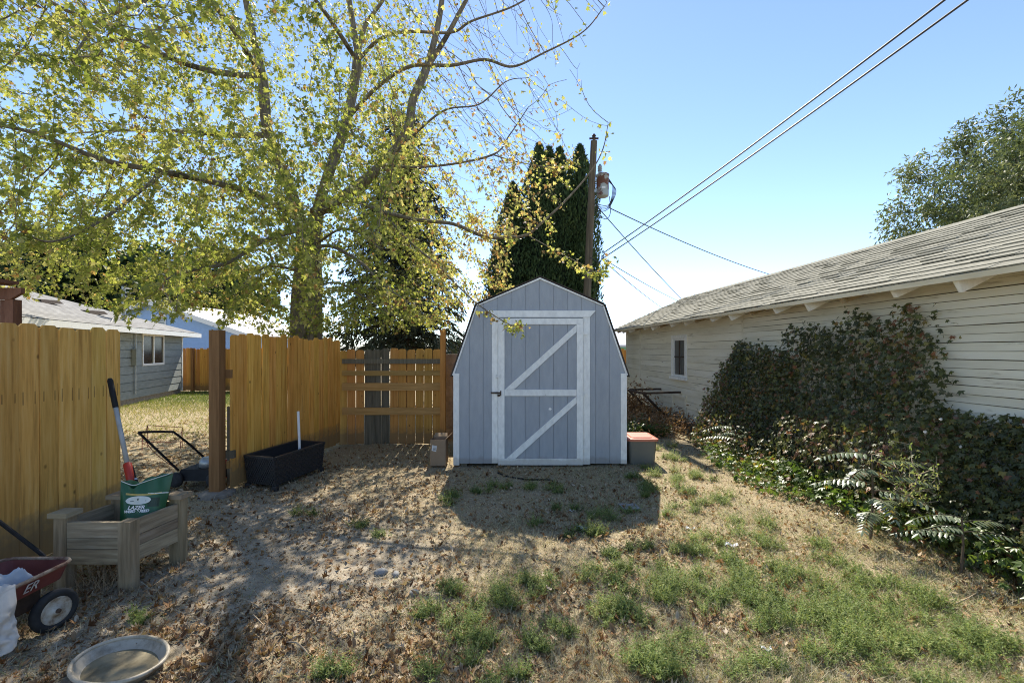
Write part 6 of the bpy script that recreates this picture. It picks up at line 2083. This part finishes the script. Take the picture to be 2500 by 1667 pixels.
def debris():
    """crumbled leaf bits, seeds and chips over the whole yard"""
    rng = np.random.default_rng(71)
    x, y = visible_xy(150000, rng, 1.9, 9.6, .4, 1.9)
    d_ = .35 + .65 * fbm(x * 1.6, y * 1.6, 141)
    k = (rng.random(len(x)) < d_ * (1 - .45 * bare(x, y))) & ~in_box(x, y); x, y = x[k], y[k]; n = len(x)
    pos = np.stack([x, y, gz(x, y) + .002 + .008 * rng.random(n)], 1); yaw = rng.random(n) * 6.283
    R = frames(np.stack([np.cos(yaw), np.sin(yaw), rng.normal(size=n) * .35], 1), np.stack([rng.normal(size=n) * .5, rng.normal(size=n) * .5, np.ones(n)], 1))
    tv, tf = quad_template(.55, .4)
    V, F, TT = scatter(tv, tf, pos, R, .006 + .02 * rng.random(n) ** 2, np.clip(.45 + rng.normal(size=n) * .33, 0, 1))
    o = link('ground_debris', np_mesh('ground_debris', V, F, TT), M['litter']); tag(o, 'crumbled leaf bits and chips strewn over the soil', 'debris', kind='stuff')


debris()


def lawn():
    """grass beyond the gate"""
    rng = np.random.default_rng(53)
    n = 60000
    y = 8.3 + 10.2 * rng.random(n) ** .8
    x = -y * (.55 + .65 * rng.random(n))
    keep = (rng.random(n) < .35 + .65 * sstep(11, 14.5, y)); x, y = x[keep], y[keep]; n = len(x)
    pos = np.stack([x, y, gz(x, y)], 1); yaw = rng.random(n) * 6.283
    tip = np.stack([np.cos(yaw), np.sin(yaw), .4 + 1.4 * rng.random(n)], 1)
    R = frames(tip, rdir(n, rng))
    tv = np.array([(-.5, 0, 0), (.5, 0, 0), (0, 1, 0)]); tf = np.array([(0, 1, 2)])
    L = rng.uniform(.05, .13, n)
    t = np.clip(.55 - .45 * sstep(12.5, 15.5, y + 2 * fbm(x * .7, y * .7, 121) - 1) + rng.normal(size=n) * .2, 0, 1)
    V = np.einsum('nij,nkj->nki', R, tv[None] * np.stack([np.full(n, .012), L, L], 1)[:, None, :]) + pos[:, None]
    F = np.arange(n * 3).reshape(n, 3)
    o = link('lawn_grass', np_mesh('lawn_grass', V.reshape(-1, 3), F, np.repeat(t, 3)), M['lawn']); tag(o, 'patchy lawn grass beyond the gate by the grey house', 'grass', kind='stuff')
    n = 5200
    x = -3.6 - 4.2 * rng.random(n); y = 5.0 + 6.5 * rng.random(n)
    k = rng.random(n) < .25 + .75 * sstep(.42, .6, fbm(x, y, 131)); x, y = x[k], y[k]; n = len(x)
    pos = np.stack([x, y, gz(x, y) + .01], 1); yaw = rng.random(n) * 6.283
    R = frames(np.stack([np.cos(yaw), np.sin(yaw), rng.normal(size=n) * .25], 1), np.stack([rng.normal(size=n) * .4, rng.normal(size=n) * .4, np.ones(n)], 1))
    tv, tf = maple_template(.8, .6)
    V, F, TT = scatter(tv, tf, pos, R, rng.uniform(.05, .10, n), np.clip(.55 + rng.normal(size=n) * .22, 0, 1))
    o = link('gateway_leaves', np_mesh('gateway_leaves', V, F, TT), M['litter']); tag(o, 'fallen leaves carpeting the ground round the mower', 'leaves', kind='stuff')


lawn()


def brush_pile():
    rng = np.random.default_rng(59)
    c = np.array([3.1, 9.9, 0])
    T = Thing('brush_pile', 'heap of dry brown brush and vines below the metal stand', 'brush pile', c)
    b = MB()
    for k in range(46):
        p = c + (rng.normal() * .38, rng.normal() * .6, .02 + .22 * rng.random())
        a = rng.random() * 6.28; L = rng.uniform(.2, .6)
        q = [p + np.array([math.cos(a) * L * (s - .5), math.sin(a) * L * (s - .5), .08 * math.sin(3.1 * s) + rng.normal() * .02]) for s in np.linspace(0, 1, 5)]
        b.tube(q, .007, 4, cap=False)
    T.part('twigs', b, M['stick'], kind='stuff')
    n = 2600
    pos = c + np.stack([rng.normal(size=n) * .38, rng.normal(size=n) * .65, np.abs(rng.normal(size=n)) * .16], 1)
    pos2 = np.array([2.95, 11.3, 0]) + np.stack([rng.normal(size=n) * .22, rng.normal(size=n) * .5, np.abs(rng.normal(size=n)) * .30], 1)
    pos = np.concatenate([pos, pos2]); pos[:, 0] = np.minimum(pos[:, 0], 4.2 - .045 * pos[:, 1]); n = len(pos)
    tv, tf = lance_template(.4, .4, .4)
    V, F, TT = scatter(tv, tf, pos - T.loc, frames(rdir(n, rng), rdir(n, rng)), rng.uniform(.04, .10, n), np.clip(.2 + .25 * rng.random(n), 0, 1))
    T.part('dead_leaves', np_mesh('dead_leaves', V, F, TT), M['litter'], kind='stuff')


brush_pile()


def odds():
    rng = np.random.default_rng(61)
    # scraps of litter
    scr = [(1424, 1287, .085, 'white crumpled wrapper at the tip of the shed shadow'), (1685, 1288, .05, 'small white scrap right of the shed shadow in dry grass'), (1785, 1333, .07, 'white folded scrap on dry grass in the sunny middle'), (1870, 1588, .035, 'little white scrap among weeds near the bottom of the view'), (1395, 1240, .03, 'tiny white scrap inside the shed shadow')]
    for u, v, s, lab in scr:
        p = G(u, v); z = gzf(p[0], p[1]) + .012
        n = 6; V = []; 
        for j in range(n + 1):
            for i in range(n + 1):
                a, c_ = (i / n - .5) * s * 1.5, (j / n - .5) * s * .8
                V.append((p[0] + a + c_ * .3, p[1] + c_ - a * .25, z + .012 * rng.random() + .01 * math.sin(i * 1.3)))
        F = [(j * (n + 1) + i, j * (n + 1) + i + 1, (j + 1) * (n + 1) + i + 1, (j + 1) * (n + 1) + i) for j in range(n) for i in range(n)]
        b = MB(); b.add(V, F); single('paper_scrap', b, M['paper'], lab, 'litter', (p[0], p[1], z), 'white scraps on the ground')
    # paver in the shed shadow
    p = G(1537, 1234); z = gzf(p[0], p[1]); b = MB(); b.prism([(p[0] - .09, p[1] - .10, z - .02), (p[0] + .10, p[1] - .08, z - .02), (p[0] + .085, p[1] + .11, z - .02), (p[0] - .1, p[1] + .1, z - .02)], (0, 0, .034)); single('paver', b, M['stone'], 'flat grey paver lying in the right part of the shed shadow', 'stone', (p[0], p[1], z))
    p = G(1240, 1400); 
    for u, v, s, lab in ((930, 1388, .05, 'dark fist sized stone on bare soil left of centre'), (966, 1392, .04, 'smaller stone right beside the dark fist sized one'), (1008, 1440, .045, 'pale stone on the soil below the two dark stones')):
        p = G(u, v); z = gzf(p[0], p[1]); b = MB(); pr = [(.55, -.02), (.9, .005), (.8, .022), (.4, .032), (0.001, .035)]
        b.lathe([(r * s, q * s / .045) for r, q in pr], (p[0], p[1], z), 9, 1.2, .8, rng.random() * 3); single('stone', b, M['stone'], lab, 'stone', (p[0], p[1], z), 'loose stones on the soil', smooth=True)
    # black cable in front of the shed door
    pts = [G(1215, 1150), G(1240, 1158), G(1290, 1165), G(1340, 1166), G(1352, 1172), G(1340, 1176)]
    pts = [np.array([q[0], q[1], gzf(q[0], q[1]) + .012]) for q in pts]
    b = MB(); b.tube(smooth_path(pts, .06), .009, 6); single('black_hose', b, M['black'], 'thin black hose on the ground in front of the shed door', 'hose', tuple(pts[0]), smooth=True)
    # sticks
    st = [((555, 1455), (632, 1480), 'pale stick on bare soil towards the left'), ((715, 1475), (770, 1520), 'slanting dry stick left of centre in the dappled shade'), ((610, 1490), (645, 1525), 'short thick twig below the pale stick'), ((690, 1265), (755, 1255), 'thin dry stalk lying by the fence post shadow'), ((1980, 1490), (2080, 1440), 'long straw coloured stalk in the weeds at right'), ((2290, 1490), (2400, 1440), 'bent yellow stalk near the lower right creeper'), ((1480, 1475), (1590, 1510), 'reddish dry stalk between weed clumps'), ((300, 1425), (330, 1405), 'pale twig standing beside the planter leg'), ((690, 1560), (760, 1600), 'dry stick at the bottom left of centre'), ((1700, 1540), (1790, 1600), 'whitish dry stalk in straw near the bottom right')]
    for (a, c_, lab) in st:
        p, q = G(*a), G(*c_); p[2] = gzf(p[0], p[1]) + .012; q[2] = gzf(q[0], q[1]) + .02; m = (p + q) / 2 + (rng.normal() * .02, rng.normal() * .02, .015)
        b = MB(); b.tube(smooth_path([p, m, q], .05), .0045, 5); single('dry_stick', b, M['stick'], lab, 'stick', tuple(p), 'dry sticks on the ground')
    # dried weed clump under the planter
    c0 = G(262, 1425); n = 260
    T = Thing('dried_weed', 'dead brown weed tuft between the planter legs', 'weed', (c0[0], c0[1], 0))
    b = MB()
    for k in range(60):
        p = np.array([c0[0] + rng.normal() * .07, c0[1] + rng.normal() * .06, 0]); e = p + (rng.normal() * .07, rng.normal() * .05, rng.uniform(.06, .2))
        b.tube([p, (p + e) / 2 + (rng.normal() * .01, 0, 0), e], [.002, .0015, .001], 3, cap=False)
    T.part('stalks', b, M['stick'], kind='stuff')


odds()
print('objects', len(bpy.data.objects))
